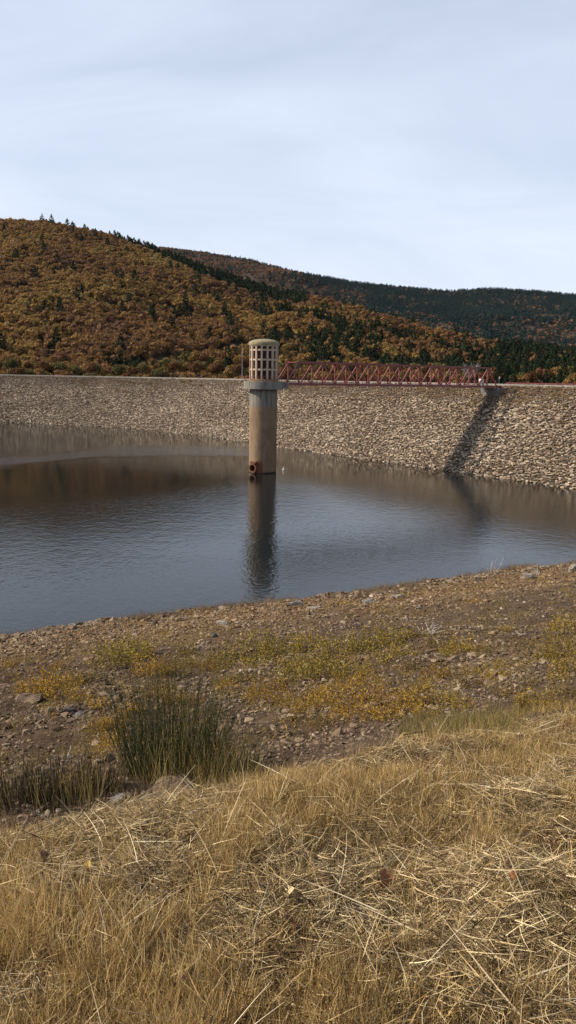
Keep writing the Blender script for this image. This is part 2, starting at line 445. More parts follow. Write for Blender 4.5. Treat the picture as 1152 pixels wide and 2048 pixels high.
# ---- dam line (waterline polyline), crest lies 26.6 m outside it
WL = np.array([(-420, 285), (-300, 274), (-180, 268), (-128, 264), (-99, 261), (-76, 255.5), (-52, 243.5), (-28, 220), (-10, 196.5), (3.5, 177.5), (14, 163), (25.5, 147.5), (46, 119.5), (66, 88), (90, 55), (112, 24), (134, -10)], float)
def smooth_line(P, n=30):
    out = []
    for i in range(len(P) - 1):
        p0 = P[max(i - 1, 0)]; p1 = P[i]; p2 = P[i + 1]; p3 = P[min(i + 2, len(P) - 1)]
        for t in np.linspace(0, 1, n, endpoint=False):
            out.append(.5 * ((2 * p1) + (-p0 + p2) * t + (2 * p0 - 5 * p1 + 4 * p2 - p3) * t * t + (-p0 + 3 * p1 - 3 * p2 + p3) * t ** 3))
    out.append(P[-1]); return np.array(out)
DL = smooth_line(WL)
for _ in range(60): DL[1:-1] = DL[1:-1] * .5 + (DL[:-2] + DL[2:]) * .25
seg = np.linalg.norm(np.diff(DL, axis=0), axis=1); ARC = np.concatenate([[0], np.cumsum(seg)])
DT = np.gradient(DL, ARC, axis=0); DT /= np.linalg.norm(DT, axis=1)[:, None]
for _ in range(30): DT[1:-1] = DT[1:-1] * .5 + (DT[:-2] + DT[2:]) * .25
DT /= np.linalg.norm(DT, axis=1)[:, None]
DN = np.stack([-DT[:, 1], DT[:, 0]], -1)          # outward: away from the water
def dam_pt(s, o):
    x = np.interp(s, ARC, DL[:, 0]) + o * np.interp(s, ARC, DN[:, 0])
    y = np.interp(s, ARC, DL[:, 1]) + o * np.interp(s, ARC, DN[:, 1])
    return x, y
CRZ = 16.15; CRO = 26.6; SL = CRZ / CRO
def sweep(prof, closed=True, step=1):
    D, Nn = DL[::step], DN[::step]
    V = np.array([[(d[0] + n[0] * o, d[1] + n[1] * o, z) for o, z in prof] for d, n in zip(D, Nn)])
    m, k = V.shape[:2]; id_ = np.arange(m * k).reshape(m, k); F = []
    kk = k if closed else k - 1
    for q in range(kk):
        q2 = (q + 1) % k
        F.append(np.stack([id_[:-1, q], id_[:-1, q2], id_[1:, q2], id_[1:, q]], -1))
    return V.reshape(-1, 3), np.concatenate(F)
def m_dam():
    m, nt, b, out = mat_new('dam_fill')
    f = noise(nt, 1.2, 6, .7)
    nt.links.new(ramp(nt, f, [(.3, (.03, .024, .018)), (.7, (.09, .07, .05))]), b.inputs['Base Color'])
    b.inputs['Roughness'].default_value = .95; bump(nt, b, f, .8, .3); return m
dam = empty('earth_dam', (DL[150][0], DL[150][1], 0)); dam_off = Vector((-DL[150][0], -DL[150][1], 0))
tag(dam, 'long curved rockfill dam faced with loose pale boulders, crossing behind the intake tower', 'dam')
V, F = sweep([(-16, -16 * SL), (26.6, 26.6 * SL - .25), (27, CRZ - .2), (35, CRZ - .2), (75, -12)])
link('embankment', mesh_np('embankment', V, F, m_dam()), dam, dam_off)
M_CONC = mat_surf('kerb_concrete', (.16, .145, .125), (.26, .235, .205), 1.5, .85, .2)
V, F = sweep([(26.7, CRZ - .5), (26.7, CRZ + .22), (27.05, CRZ + .22), (27.05, CRZ - .5)])
link('kerb', mesh_np('kerb', V, F, M_CONC), dam, dam_off)
V, F = sweep([(27.06, CRZ - .18), (34.2, CRZ - .18), (34.2, CRZ - .24), (27.06, CRZ - .24)])
link('road', mesh_np('road', V, F, mat_surf('road_asphalt', (.05, .05, .05), (.08, .075, .07), 2, .9)), dam, dam_off)
V, F = sweep([(34.3, CRZ - .5), (34.3, CRZ + .25), (34.6, CRZ + .25), (34.6, CRZ - .5)])
link('kerb', mesh_np('kerb', V, F, M_CONC), dam, dam_off)

# ---- riprap: boulders laid over the upstream face
M_RIP = mat_mass('riprap_stone', [(.0, (.04, .025, .015)), (.3, (.14, .095, .060)), (.6, (.30, .226, .155)), (.85, (.43, .342, .245)), (1, (.54, .455, .35))], wa=.35, wi=.6, wn_=.26, nscale=.09, rough=.9)
_nt = M_RIP.node_tree; _rp = [q for q in _nt.nodes if q.type == 'VALTORGB'][0]; _bs = [q for q in _nt.nodes if q.type == 'BSDF_PRINCIPLED'][0]
_g = _nt.nodes.new('ShaderNodeNewGeometry'); _sx = _nt.nodes.new('ShaderNodeSeparateXYZ'); _nt.links.new(_g.outputs['Position'], _sx.inputs[0])
_up = mth(_nt, 'MULTIPLY', mth(_nt, 'ADD', mth(_nt, 'SUBTRACT', _sx.outputs[2], 12.6), mth(_nt, 'MULTIPLY', mth(_nt, 'SUBTRACT', noise(_nt, .06, 4), .5), 9)), .35, clamp=True)
_nt.links.new(mixc(_nt, mth(_nt, 'MULTIPLY', _up, .75), _rp.outputs[0], mixc(_nt, 1.0, _rp.outputs[0], (.62, .50, .40), 'MULTIPLY')), _bs.inputs['Base Color'])
rip = [stone_mesh(f'riprap_{k}', M_RIP, 100 + k, 15, (1.06, .56, .42)) for k in range(12)]
s0 = 130.0; s1 = ARC[-1]
cells = []
s = s0
while s < s1 - 1:
    x_, y_ = dam_pt(s, 0); dist = math.hypot(x_, y_); vis = abs(x_ / max(y_, 1)) < .5 and y_ > 20
    st = .48 if vis else 1.5
    o = -.7
    while o < 26.5:
        big = .8 + .35 * (o < 20)
        cells.append((s + random.uniform(-.3, .3) * st, o + random.uniform(-.3, .3) * st, st / .48 * .80)); o += st * .80 * big
    s += st * 1.25
cells = np.array(cells); n = len(cells)
x_, y_ = dam_pt(cells[:, 0], cells[:, 1]); tx = np.interp(cells[:, 0], ARC, DT[:, 0]); ty = np.interp(cells[:, 0], ARC, DT[:, 1])
P = np.stack([x_, y_, cells[:, 1] * SL + rng.uniform(-.12, .16, n)], -1)
al = np.arctan2(ty, tx); be = np.full(n, math.atan(SL)) * rng.uniform(.5, 1.15, n) + rng.normal(0, .18, n)
E = euler_zxz(al, be, rng.normal(.1, .45, n) + np.pi * rng.integers(0, 2, n))
bigf = np.where(cells[:, 1] > 20.5, .72, 1.0) * cells[:, 2]
sc = np.stack([rng.uniform(.5, 1.15, n), rng.uniform(.55, 1.15, n), rng.uniform(.7, 1.3, n)], -1) * (bigf * rng.uniform(.75, 1.25, n))[:, None]
rr = scatter('riprap', rip, P + np.array(dam_off), E, sc, parent=dam)
# small dry plants between the stones near the crest
M_DRY = mat_mass('dry_weed', [(0, (.10, .055, .03)), (.5, (.24, .15, .07)), (1, (.40, .30, .16))], .6, .5, .2, .1, transl=.15)
def weed_mesh(name, mat, seed, n=26, h=.5, spread=.16, leaf=30, lsize=.03, wid=.006, K=3):
    r = np.random.default_rng(seed)
    b0 = np.stack([r.normal(0, spread * .35, n), r.normal(0, spread * .35, n), np.full(n, -.03)], -1)
    d = np.stack([r.normal(0, .33, n), r.normal(0, .33, n), np.ones(n)], -1); d /= np.linalg.norm(d, axis=1)[:, None]
    L_ = h * r.uniform(.45, 1.05, n)
    V, F = blades(b0, d, L_, np.full(n, wid), r.normal(size=(n, 3)) * np.array([.25, .25, .05]), K, r)
    parts = [(V, F, np.repeat(r.random(n), (K + 1) * 2))]
    if leaf:
        i = r.integers(0, n, leaf); t = r.uniform(.3, 1, leaf)
        C = b0[i] + d[i] * (L_[i] * t)[:, None] + r.normal(size=(leaf, 3)) * lsize * .8
        V2, F2 = quads(C, r.normal(size=(leaf, 3)) + np.array([0, 0, .6]), lsize * r.uniform(.6, 1.4, leaf), .7, r)
        parts.append((V2, F2, np.repeat(r.random(leaf), 4)))
    V, F, R = cat_meshes(parts)
    return mesh_np(name, V, F, mat, R)
cw = [weed_mesh(f'crest_weed_{k}', M_DRY, 300 + k, 40, .8, 1.2, 90, .16, .03, 2) for k in range(4)]
n = 1600; ss = rng.uniform(s0, s1, n); oo = 26 - np.abs(rng.normal(0, 4.0, n))
keep = fbm(ss * .05, oo * .12, 40) > .47; ss, oo = ss[keep], oo[keep]; n = len(ss)
x_, y_ = dam_pt(ss, oo)
scatter('crest_weeds', cw, np.stack([x_, y_, oo * SL + .1], -1), np.stack([np.zeros(n), np.zeros(n), rng.uniform(0, 6.28, n)], -1), np.repeat(rng.uniform(.4, 1.0, n)[:, None], 3, 1),
        label='low dry weeds growing between the boulders near the dam crest', cat='weeds')

# ---- water
def m_water():
    m, nt, b, out = mat_new('lake_water')
    b.inputs['Base Color'].default_value = (.006, .009, .010, 1); b.inputs['Roughness'].default_value = .05; b.inputs['IOR'].default_value = 1.33
    b.inputs['Specular IOR Level'].default_value = .5
    pos = nt.nodes.new('ShaderNodeNewGeometry').outputs['Position']
    w1 = noise(nt, 2.6, 3, .55, vec=pos, sc=(1, .75, 1)); w2 = noise(nt, .9, 3, .5, vec=pos, sc=(1, .7, 1))
    h = mth(nt, 'ADD', mth(nt, 'MULTIPLY', w1, .5), mth(nt, 'MULTIPLY', w2, .6))
    # wind lanes: ruffled and smooth patches of the lake
    sx = nt.nodes.new('ShaderNodeSeparateXYZ'); nt.links.new(pos, sx.inputs[0]); X_, Y_ = sx.outputs[0], sx.outputs[1]
    z1 = mth(nt, 'SUBTRACT', noise(nt, .022, 4, .55, vec=pos, dist=.6, sc=(.6, 1.5, 1)), .5)
    yn = mth(nt, 'ADD', Y_, mth(nt, 'MULTIPLY', z1, 34))
    cen = mth(nt, 'SUBTRACT', 170, mth(nt, 'MULTIPLY', mth(nt, 'MULTIPLY', mth(nt, 'SUBTRACT', -40, X_), .08, clamp=True), 24))
    far_a = mth(nt, 'SUBTRACT', 1.9, mth(nt, 'MULTIPLY', mth(nt, 'ABSOLUTE', mth(nt, 'SUBTRACT', yn, cen)), .11), clamp=True); far_b = 1.0
    xm = mth(nt, 'MULTIPLY', mth(nt, 'SUBTRACT', 14, X_), .05, clamp=True)
    s1_ = mth(nt, 'MULTIPLY', mth(nt, 'MULTIPLY', far_a, far_b), mth(nt, 'MULTIPLY', xm, 2.6))
    near_e = mth(nt, 'ADD', 139, mth(nt, 'MULTIPLY', mth(nt, 'MINIMUM', X_, 0), .92))
    s2_ = mth(nt, 'MULTIPLY', mth(nt, 'SUBTRACT', near_e, yn), .06, clamp=True)
    s2_ = mth(nt, 'MULTIPLY', s2_, mth(nt, 'ADD', .62, mth(nt, 'MULTIPLY', z1, 1.6)))
    lane = mth(nt, 'ADD', .26, mth(nt, 'MAXIMUM', s1_, s2_))
    bn = nt.nodes.new('ShaderNodeBump'); bn.inputs['Distance'].default_value = .058
    bn.inputs['Strength'].default_value = 1; nt.links.new(mth(nt, 'MULTIPLY', h, mth(nt, 'MULTIPLY', lane, .75)), bn.inputs['Height']); nt.links.new(bn.outputs[0], b.inputs['Normal'])
    return m
wv = [(float(a), float(b_), 0.0) for a, b_ in (DL + DN * 3)[::6]]
wv += [(134, -60, 0.0), (-500, -60, 0.0), (-500, 290, 0.0)]
me = bpy.data.meshes.new('water'); me.from_pydata(wv, [], [tuple(range(len(wv)))]); me.update(); me.materials.append(m_water())
if me.polygons[0].normal.z < 0: me.flip_normals()
tag(link('water', me), kind='structure')

# ---- hills
R1x = np.array([-900, -300, 0, 100, 200, 290, 400, 500, 576, 640, 700, 760, 820, 870, 950, 1050, 1152, 1500, 2200])
R1y = np.array([395, 405, 436, 444, 463, 490, 533, 566, 585, 592, 606, 626, 642, 656, 676, 694, 706, 735, 745])
R2x = np.array([-900, 0, 200, 290, 400, 500, 600, 700, 800, 900, 980, 1050, 1152, 1400, 2000])
R2y = np.array([520, 500, 480, 487, 500, 516, 541, 560, 571, 579, 574, 578, 587, 600, 610])
def ridge(rx, ry, Df):
    us, hs = [], []
    for px in np.linspace(-880, 1990, 240):
        py = np.interp(px, rx, ry); d = ray(px, py); d = d / d[1]; us.append(d[0]); hs.append(d[2])
    return np.array(us), np.array(hs)
u1, e1 = ridge(R1x, R1y, 0); u2, e2 = ridge(R2x, R2y, 0)
def D1(u): return np.interp(u, [-1.5, -.39, -.1, .1, .4, 1.2], [950, 900, 760, 640, 540, 520])
def B1(u): return np.interp(u, [-1.5, -.45, -.2, .1, .4, 1.2], [345, 335, 325, 300, 270, 260])
def H1(u, D):
    Dr, Db = D1(u), B1(u); zr = 16.6 + Dr * np.interp(u, u1, e1) - 5.5; zb = np.interp(u, [-.4, -.05, .1, .4], [9, 5, -2, -6])
    t = (D - Db) / (Dr - Db); x = u * D
    tc = np.clip(t, 0, 1); z = zb + (zr - zb) * (tc ** np.interp(u, [-.4, 0.1, .4], [1.12, .95, .8]))
    z = np.where(t > 1, zr - (D - Dr) * .35, z); z = np.where(t < 0, zb + (D - Db) * .05, z)
    env = np.clip(t, 0, 1) * np.clip(1.0 - t, 0, 1) * 4
    return z + env * ((fbm(x * .006, D * .006, 21, 4) - .5) * 52 + (fbm(x * .03, D * .03, 22, 3) - .5) * 9)
def D2(u): return np.interp(u, [-1.5, -.3, .1, .4, 1.2], [1950, 1900, 1800, 1650, 1600])
def H2(u, D):
    Dr = D2(u); Db = 640.0; zr = 16.6 + Dr * np.interp(u, u2, e2) - 7; zb = 8.0
    t = (D - Db) / (Dr - Db); x = u * D
    z = zb + (zr - zb) * np.clip(t, 0, 1) ** .95; z = np.where(t > 1, zr - (D - Dr) * .3, z)
    env = np.clip(t, 0, 1) * np.clip(1.0 - t, 0, 1) * 4
    return z + env * ((fbm(x * .0035, D * .0035, 31, 4) - .5) * 110)
def hill(name, Hf, ulo, uhi, Dlo, Dhi, nu, nD, mat):
    u = np.linspace(ulo, uhi, nu); d = np.linspace(0, 1, nD)
    U, T = np.meshgrid(u, d); Dd = Dlo + (Dhi - Dlo) * T; Zz = Hf(U, Dd)
    idx = np.arange(nu * nD).reshape(nD, nu); F = np.stack([idx[:-1, :-1], idx[:-1, 1:], idx[1:, 1:], idx[1:, :-1]], -1).reshape(-1, 4)
    tag(link(name, mesh_np(name, np.stack([U * Dd, Dd, Zz], -1).reshape(-1, 3), F, mat, smooth=True)), kind='structure')
M_HILL = mat_surf('hill_soil', (.045, .030, .016), (.10, .065, .035), .03, .95, 0)
hill('hill', H1, -1.4, 1.15, 290, 1150, 200, 90, M_HILL)
hill('hills', H2, -1.4, 1.15, 600, 2300, 200, 90, M_HILL)

# ---- woods
OAK = [(0, (.13, .070, .050)), (.22, (.18, .090, .045)), (.42, (.23, .122, .044)), (.6, (.28, .160, .048)), (.78, (.33, .215, .062)), (.92, (.27, .22, .085)), (1, (.12, .13, .055))]
M_OAK = mat_mass('oak_leaves', OAK, wa=.22, wi=.42, wn_=.42, nscale=.011, transl=.3)
M_OAKN = [mat_mass('oak_leaves_' + k_, [(0, a_), (.5, b_), (1, c_)], wa=.5, wi=.2, wn_=.3, nscale=.03, transl=.25) for k_, a_, b_, c_ in (('rusty', (.10, .042, .024), (.16, .072, .028), (.21, .10, .034)), ('golden', (.15, .085, .028), (.23, .14, .038), (.30, .19, .05)), ('olive', (.08, .07, .028), (.14, .115, .036), (.21, .16, .05)))]
M_PINE = mat_mass('pine_needles', [(0, (.010, .015, .009)), (.5, (.020, .029, .015)), (1, (.042, .050, .024))], .5, .5, .3, .01, spec=0, rough=1)
M_BARK = mat_surf('bark', (.06, .045, .035), (.14, .11, .085), 6, .9, .5, .02)
M_GREYW = mat_mass('bare_twigs', [(0, (.14, .12, .11)), (1, (.34, .31, .29))], .5, .4, .1, .1)
def oak_far(name, seed, nl=6, nq=26, mat=None):
    V, F, R = crown_round(seed, nl, nq, (3.0, 3.0, 2.7), 1.35, 3.6)
    return mesh_np(name, V, F, mat or M_OAK, R)
oaks = [oak_far(f'oak_{k}', 500 + k) for k in range(8)]
pines = [mesh_np(f'pine_{k}', *((lambda q: (q[0], q[1], M_PINE, q[2]))(crown_pine(600 + k, 170, 8.5, 3.0, 1.5)))) for k in range(6)]
def zrot(n): return np.stack([rng.normal(0, .05, n), rng.normal(0, .05, n), rng.uniform(0, 6.28, n)], -1)

def sample_hill(n, ulo, uhi, lo, hi):
    u = rng.uniform(ulo, uhi, n * 3); D = np.sqrt(rng.uniform(0, 1, n * 3) * (hi(u) ** 2 - lo(u) ** 2) + lo(u) ** 2)
    w = (hi(u) ** 2 - lo(u) ** 2); k = rng.random(n * 3) < w / w.max()
    return u[k][:n], D[k][:n]
u, D = sample_hill(26000, -.62, .62, B1, lambda u: D1(u) + 45)
P = np.stack([u * D, D, H1(u, D)], -1); pp = project(P); px, py = pp[:, 0], pp[:, 1]
rg_ = np.interp(px, R1x, R1y)
nzv = fbm(P[:, 0] * .012, P[:, 1] * .008, 50, 3); nzs = fbm(P[:, 0] * .028, P[:, 1] * .022, 55, 3)
pr = np.full(len(u), .012)
pr = np.where(px > 330, np.interp(px, [330, 560, 800, 1152], [.015, .03, .06, .12]), pr)
pr = np.where((px > 560) & (px < 1000) & (py - rg_ > 30) & (fbm(P[:, 0] * .02, P[:, 1] * .012, 58, 3) > .59), .6, pr)
band = np.interp(px, [120, 250, 420, 620], [3, 14, 28, 34])
pr = np.where((py - rg_ < band) & (px > 110) & (px < 640), .93, pr)
patch = (px > 520) & (nzs > .59); pr = np.where(patch, np.maximum(pr, np.interp(px, [520, 620, 1152], [.1, .5, .62])), pr)
orange = (px > 610) & (py - rg_ < 34) & (py - rg_ >= 0); pr = np.where(orange, .06, pr)
pr = np.where((px > 970) & (py > 702), .85, pr)
pr = np.where((px > 545) & (px < 760) & (abs(py - 683 - (px - 576) * .09) < 9), .7, pr)
pr = np.where((px < 330) & (py > 735) & (nzs > .5), .3, pr)
isp = rng.random(len(u)) < pr
gully = (abs(py - (747 - (px - 230) * .19)) < 7) & (px > 225) & (px < 495)
so = rng.uniform(.75, 1.3, len(u)) * np.where(gully, .45, 1.0)
oc = ~isp & ~(gully & (rng.random(len(u)) < .9))
scatter('autumn_woods', oaks, P[oc], zrot(oc.sum()), np.stack([so[oc], so[oc], so[oc] * rng.uniform(.8, 1.15, oc.sum())], -1),
        label='rust and gold oak woods covering the nearer hillside', cat='woods')
dense = isp & ((pr > .25) | (px >= 600) | (px < -20))
sp_ = rng.uniform(.65, 1.35, len(u))
scatter('pine_woods', pines, P[dense], zrot(dense.sum()), np.stack([sp_[dense]] * 3, -1), label='dark green pine woods along the ridge and among the oaks of the nearer hill', cat='woods')
# lone pines that stand out in the oak wood: things
M_PINET = M_PINE
pine_root = []
lone = np.where(isp & ~dense)[0]
lone = lone[(px[lone] > -20) & (px[lone] < 600) & (py[lone] < 740) & (py[lone] > rg_[lone])][:130]
pm = [(lambda q: mesh_np('crown', q[0], q[1], M_PINE, q[2]))(crown_pine(650 + k, 300, 9.0, 3.4, 1.3)) for k in range(3)]
tv, tf = trunk_np(6, .22, .1); tm = mesh_np('trunk', tv, tf, M_BARK)
for j, i in enumerate(lone):
    r_ = empty('pine_tree', P[i], random.uniform(0, 6.28)); k_ = random.uniform(.95, 1.65); r_.scale = (k_, k_, k_ * random.uniform(.85, 1.1))
    hz_ = 'near the ridge' if py[i] - rg_[i] < 45 else ('at mid height' if py[i] < 620 else ('on the lower slope' if py[i] < 680 else 'at the foot'))
    vz_ = ['far left', 'left', 'left middle', 'middle', 'left of tower', 'behind tower', 'right of tower'][int(np.searchsorted([100, 200, 300, 400, 485, 550], px[i]))]
    tag(r_, None, 'tree', 'lone dark pines on the oak hillside')
    pine_root.append((r_, f'lone dark pine {hz_} of the oak hill, {vz_}', f'lone pines {hz_}, {vz_}', px[i]))
    link('crown', pm[j % 3], r_); link('trunk', tm, r_)

number_labels(pine_root)
u, D = sample_hill(40000, -.45, .62, lambda u: 0 * u + 680, lambda u: D2(u) + 60)
P = np.stack([u * D, D, H2(u, D)], -1); pp = project(P); px, py = pp[:, 0], pp[:, 1]
rg_ = np.interp(px, R2x, R2y); nzs = fbm(P[:, 0] * .009, P[:, 1] * .006, 70, 4)
po = np.interp(px, [250, 300, 500, 620, 760, 1152], [.98, .98, .80, .36, .12, .06])
po = np.where(py - rg_ < 5, .06 + (px < 480) * .2, po)
po = po + (nzs - .5) * 1.3 + (py > 650) * .15
po = np.where((px > 560) & (px < 720) & (py > 560) & (nzs > .45), .45, po)
iso = rng.random(len(u)) < po
M_OAKF = mat_mass('oak_leaves_far', [(0, (.10, .055, .046)), (.4, (.17, .085, .055)), (.7, (.23, .13, .06)), (1, (.25, .18, .09))], .22, .45, .35, .006)
oaksf = [oak_far(f'far_oak_{k}', 520 + k, 5, 16, M_OAKF) for k in range(4)]
M_PINEF = mat_mass('far_pine_needles', [(0, (.011, .022, .024)), (.5, (.021, .040, .040)), (1, (.040, .060, .050))], .5, .5, .3, .01, spec=0, rough=1)  # blue distance haze put into the needle colour
pf = [mesh_np(f'far_pine_{k}', *((lambda q: (q[0], q[1], M_PINEF, q[2]))(crown_pine(620 + k, 80, 7.5, 3.8, 2.0)))) for k in range(4)]
s_ = rng.uniform(.75, 1.2, len(u))
scatter('far_autumn_woods', oaksf, P[iso], zrot(iso.sum()), np.stack([s_[iso]] * 3, -1), label='brownish red oak woods on the far hill behind the ridge', cat='woods')
scatter('far_pine_woods', pf, P[~iso], zrot((~iso).sum()), np.stack([s_[~iso]] * 3, -1), label='blue green pine woods covering the far hill', cat='woods')
# ================================================================ OBJECTS
# ---- trees just behind the dam crest
def near_oak(seed, mat):
    V, F, R = crown_round(seed, 15, 75, (3.6, 3.6, 3.4), .72, 4.6); return mesh_np('crown', V, F, mat, R)
noc = [near_oak(700 + k, M_OAKN[k % 3]) for k in range(9)]; ONM = ['rusty', 'golden', 'olive brown']; bnum = []
npn = [(lambda q: mesh_np('crown', q[0], q[1], M_PINE, q[2]))(crown_pine(720 + k, 700, 9, 2.9, .75)) for k in range(3)]
tv, tf = trunk_np(4.5, .26, .14); tm2 = mesh_np('trunk', tv, tf, M_BARK)
behind = []
for px in range(-60, 1230, 15):
    for row in range(2):
        x0 = px + random.uniform(-7, 7)
        d = ray(x0, 750); d /= d[1]
        # distance: just beyond the downstream toe
        lim = np.interp(x0, [0, 500, 700, 1152], [322, 300, 262, 232]) + row * 16 + random.uniform(-4, 4)
        if x0 < 250 and row == 0 and random.random() < .3: continue
        P_ = d * lim; ux = P_[0] / lim
        top_px = np.interp(x0, [0, 120, 240, 300, 380, 480, 560, 640, 800, 960, 1060, 1152], [728, 736, 742, 736, 712, 722, 726, 735, 738, 738, 742, 744]) - row * 14 + random.uniform(-7, 7)
        if top_px > 752: continue
        top = on_y(x0, top_px, lim)[2]; hgt = random.uniform(6.5, 9.5)
        behind.append((P_[0], lim, top - hgt, hgt, x0))
for j, (x0, y0, z0, hgt, px) in enumerate(behind):
    pine_ = random.random() < np.interp(px, [0, 20, 60, 500, 900, 1000, 1152], [.5, .3, .03, .05, .1, .5, .6])
    r_ = empty('pine_tree' if pine_ else 'oak_tree', (x0, y0, z0), random.uniform(0, 6.28)); k_ = hgt / 8.6; r_.scale = (k_, k_, k_)
    side = np.array(['behind the far left dam crest', 'behind the left dam crest', 'behind the crest left of the tower', 'behind the tower', 'behind the tower end of the footbridge', 'behind the middle of the footbridge', 'behind the dam end of the footbridge', 'behind the crest right of the bridge'])[int(np.searchsorted([150, 300, 480, 565, 700, 840, 985], px))]
    kn_ = j % 9
    nm = 'dark pine' if pine_ else ONM[kn_ % 3] + ' oak'
    tag(r_, None, 'tree', f'{nm}s {side}'); bnum.append((r_, f'{nm} {side}', f'{nm}s {side}', px))
    link('crown', npn[j % 3] if pine_ else noc[kn_], r_); link('trunk', tm2, r_)
number_labels(bnum)
# bare grey tree behind the bridge end
def bare_tree(seed, h=6, n=420):
    r = np.random.default_rng(seed)
    b0 = np.zeros((n, 3)); t = r.uniform(.1, .8, n); a = r.uniform(0, 6.28, n)
    b0[:, 2] = t * h * .7; b0[:, 0] = np.cos(a) * t * 1.5; b0[:, 1] = np.sin(a) * t * 1.5
    d = np.stack([np.cos(a) * .7, np.sin(a) * .7, r.uniform(.4, 1.3, n)], -1) + r.normal(size=(n, 3)) * .2; d /= np.linalg.norm(d, axis=1)[:, None]
    V, F = blades(b0, d, r.uniform(.8, 2.4, n), np.full(n, .10), r.normal(size=(n, 3)) * .15, 2, r)
    return mesh_np('crown', V, F, M_GREYW, np.repeat(r.random(n), 6))
pb = on_y(943, 716, 236); r_ = empty('bare_tree', (pb[0], pb[1], pb[2] - 7)); r_.scale = (1.25, 1.25, 1.1)
tag(r_, 'pale grey leafless tree showing above the far end of the red footbridge', 'tree'); link('crown', bare_tree(5), r_); link('trunk', tm2, r_)

# ---- intake tower
tb = on_z(524, 947, 0); T = np.array([tb[0], tb[1] + 2.45, 0])
print('tower', T)
TR = 2.47
def m_shaft():
    m, nt, b, out = mat_new('tower_concrete')
    oc = nt.nodes.new('ShaderNodeTexCoord').outputs['Object']; sx = nt.nodes.new('ShaderNodeSeparateXYZ'); nt.links.new(oc, sx.inputs[0])
    n1 = noise(nt, .9, 6, .65, obj=True, sc=(1, 1, .55)); st = noise(nt, 2.2, 5, .7, obj=True, sc=(1.4, 1.4, .10))
    zq = mth(nt, 'ADD', sx.outputs[2], mth(nt, 'MULTIPLY', mth(nt, 'SUBTRACT', n1, .5), .35))
    low = ramp(nt, mth(nt, 'ADD', mth(nt, 'MULTIPLY', n1, .5), mth(nt, 'MULTIPLY', st, .5)), [(.3, (.10, .058, .030)), (.5, (.205, .132, .074)), (.7, (.29, .20, .12))])
    upc = ramp(nt, st, [(.33, (.06, .053, .042)), (.5, (.17, .152, .122)), (.7, (.26, .235, .19))])
    f = mth(nt, 'MULTIPLY', mth(nt, 'SUBTRACT', zq, 11.65), 6.0, clamp=True)
    c = mixc(nt, f, low, upc)
    jl = mth(nt, 'GREATER_THAN', mth(nt, 'ABSOLUTE', mth(nt, 'SUBTRACT', mth(nt, 'FRACT', mth(nt, 'MULTIPLY', sx.outputs[2], .42)), .5)), .49)
    c = mixc(nt, mth(nt, 'MULTIPLY', jl, .35), c, (.10, .08, .06))
    wet = mth(nt, 'SUBTRACT', 1.0, mth(nt, 'MULTIPLY', mth(nt, 'SUBTRACT', zq, .12), 5, clamp=True))
    c = mixc(nt, wet, c, (.03, .025, .02))
    nt.links.new(c, b.inputs['Base Color']); b.inputs['Roughness'].default_value = .85; bump(nt, b, noise(nt, 6, 5, obj=True), .3, .02)
    return m
M_SHAFT = m_shaft()
def m_collar():
    m, nt, b, out = mat_new('collar_concrete')
    st = noise(nt, 1.9, 5, .7, obj=True, sc=(1.3, 1.3, .12))
    nt.links.new(ramp(nt, st, [(.34, (.075, .066, .053)), (.48, (.19, .172, .14)), (.7, (.28, .255, .21))]), b.inputs['Base Color'])
    b.inputs['Roughness'].default_value = .85; bump(nt, b, noise(nt, 7, 5, obj=True), .3, .02); return m
M_COLLAR = m_collar()
M_PINKC = mat_surf('lantern_concrete', (.42, .31, .22), (.54, .41, .30), 2.5, .8, .2)
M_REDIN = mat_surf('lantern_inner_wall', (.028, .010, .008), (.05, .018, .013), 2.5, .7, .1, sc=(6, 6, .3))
M_DOME = mat_surf('dome_mossy_concrete', (.20, .165, .085), (.34, .285, .17), 1.6, .85, .3)
M_RUSTC = mat_surf('rusty_concrete', (.18, .10, .055), (.32, .21, .12), 3, .85, .3)
M_RED = mat_surf('red_paint', (.13, .030, .022), (.24, .052, .040), 1.3, .45, .1, spec=.5)
M_REDD = mat_surf('dark_red_paint', (.10, .018, .016), (.16, .03, .027), 4, .5, .1, spec=.5)
M_RUST = mat_surf('rusty_steel', (.10, .038, .018), (.22, .090, .038), 5, .8, .4, .01)
M_DARK = mat_surf('dark_void', (.006, .005, .005), (.012, .01, .008), 3, .9, 0)  # near-black colour painted for the shade inside the pipe
M_GREY = mat_surf('galvanised_steel', (.30, .30, .30), (.42, .42, .41), 3, .5, .1, metal=.4)
M_WHITE = mat_surf('white_paint', (.66, .65, .60), (.80, .79, .75), 3, .6, .1)

tw = empty('intake_tower', (T[0], T[1], 0))
tag(tw, 'round concrete intake tower with a pinkish latticed lantern and domed cap rising from the lake', 'tower')
zs = [-6] + list(np.linspace(0, 14.75, 20))
MB().rev([(TR, z) for z in zs], 72).build('shaft', M_SHAFT, tw, smooth=True)
zc0, zc1 = 14.75, 16.12
co = MB().rev([(TR - .02, zc0), (3.48, zc0), (3.5, zc0 + .03), (3.5, zc1 - .03), (3.47, zc1), (0, zc1)], 72)
co.build('collar', M_COLLAR, tw)
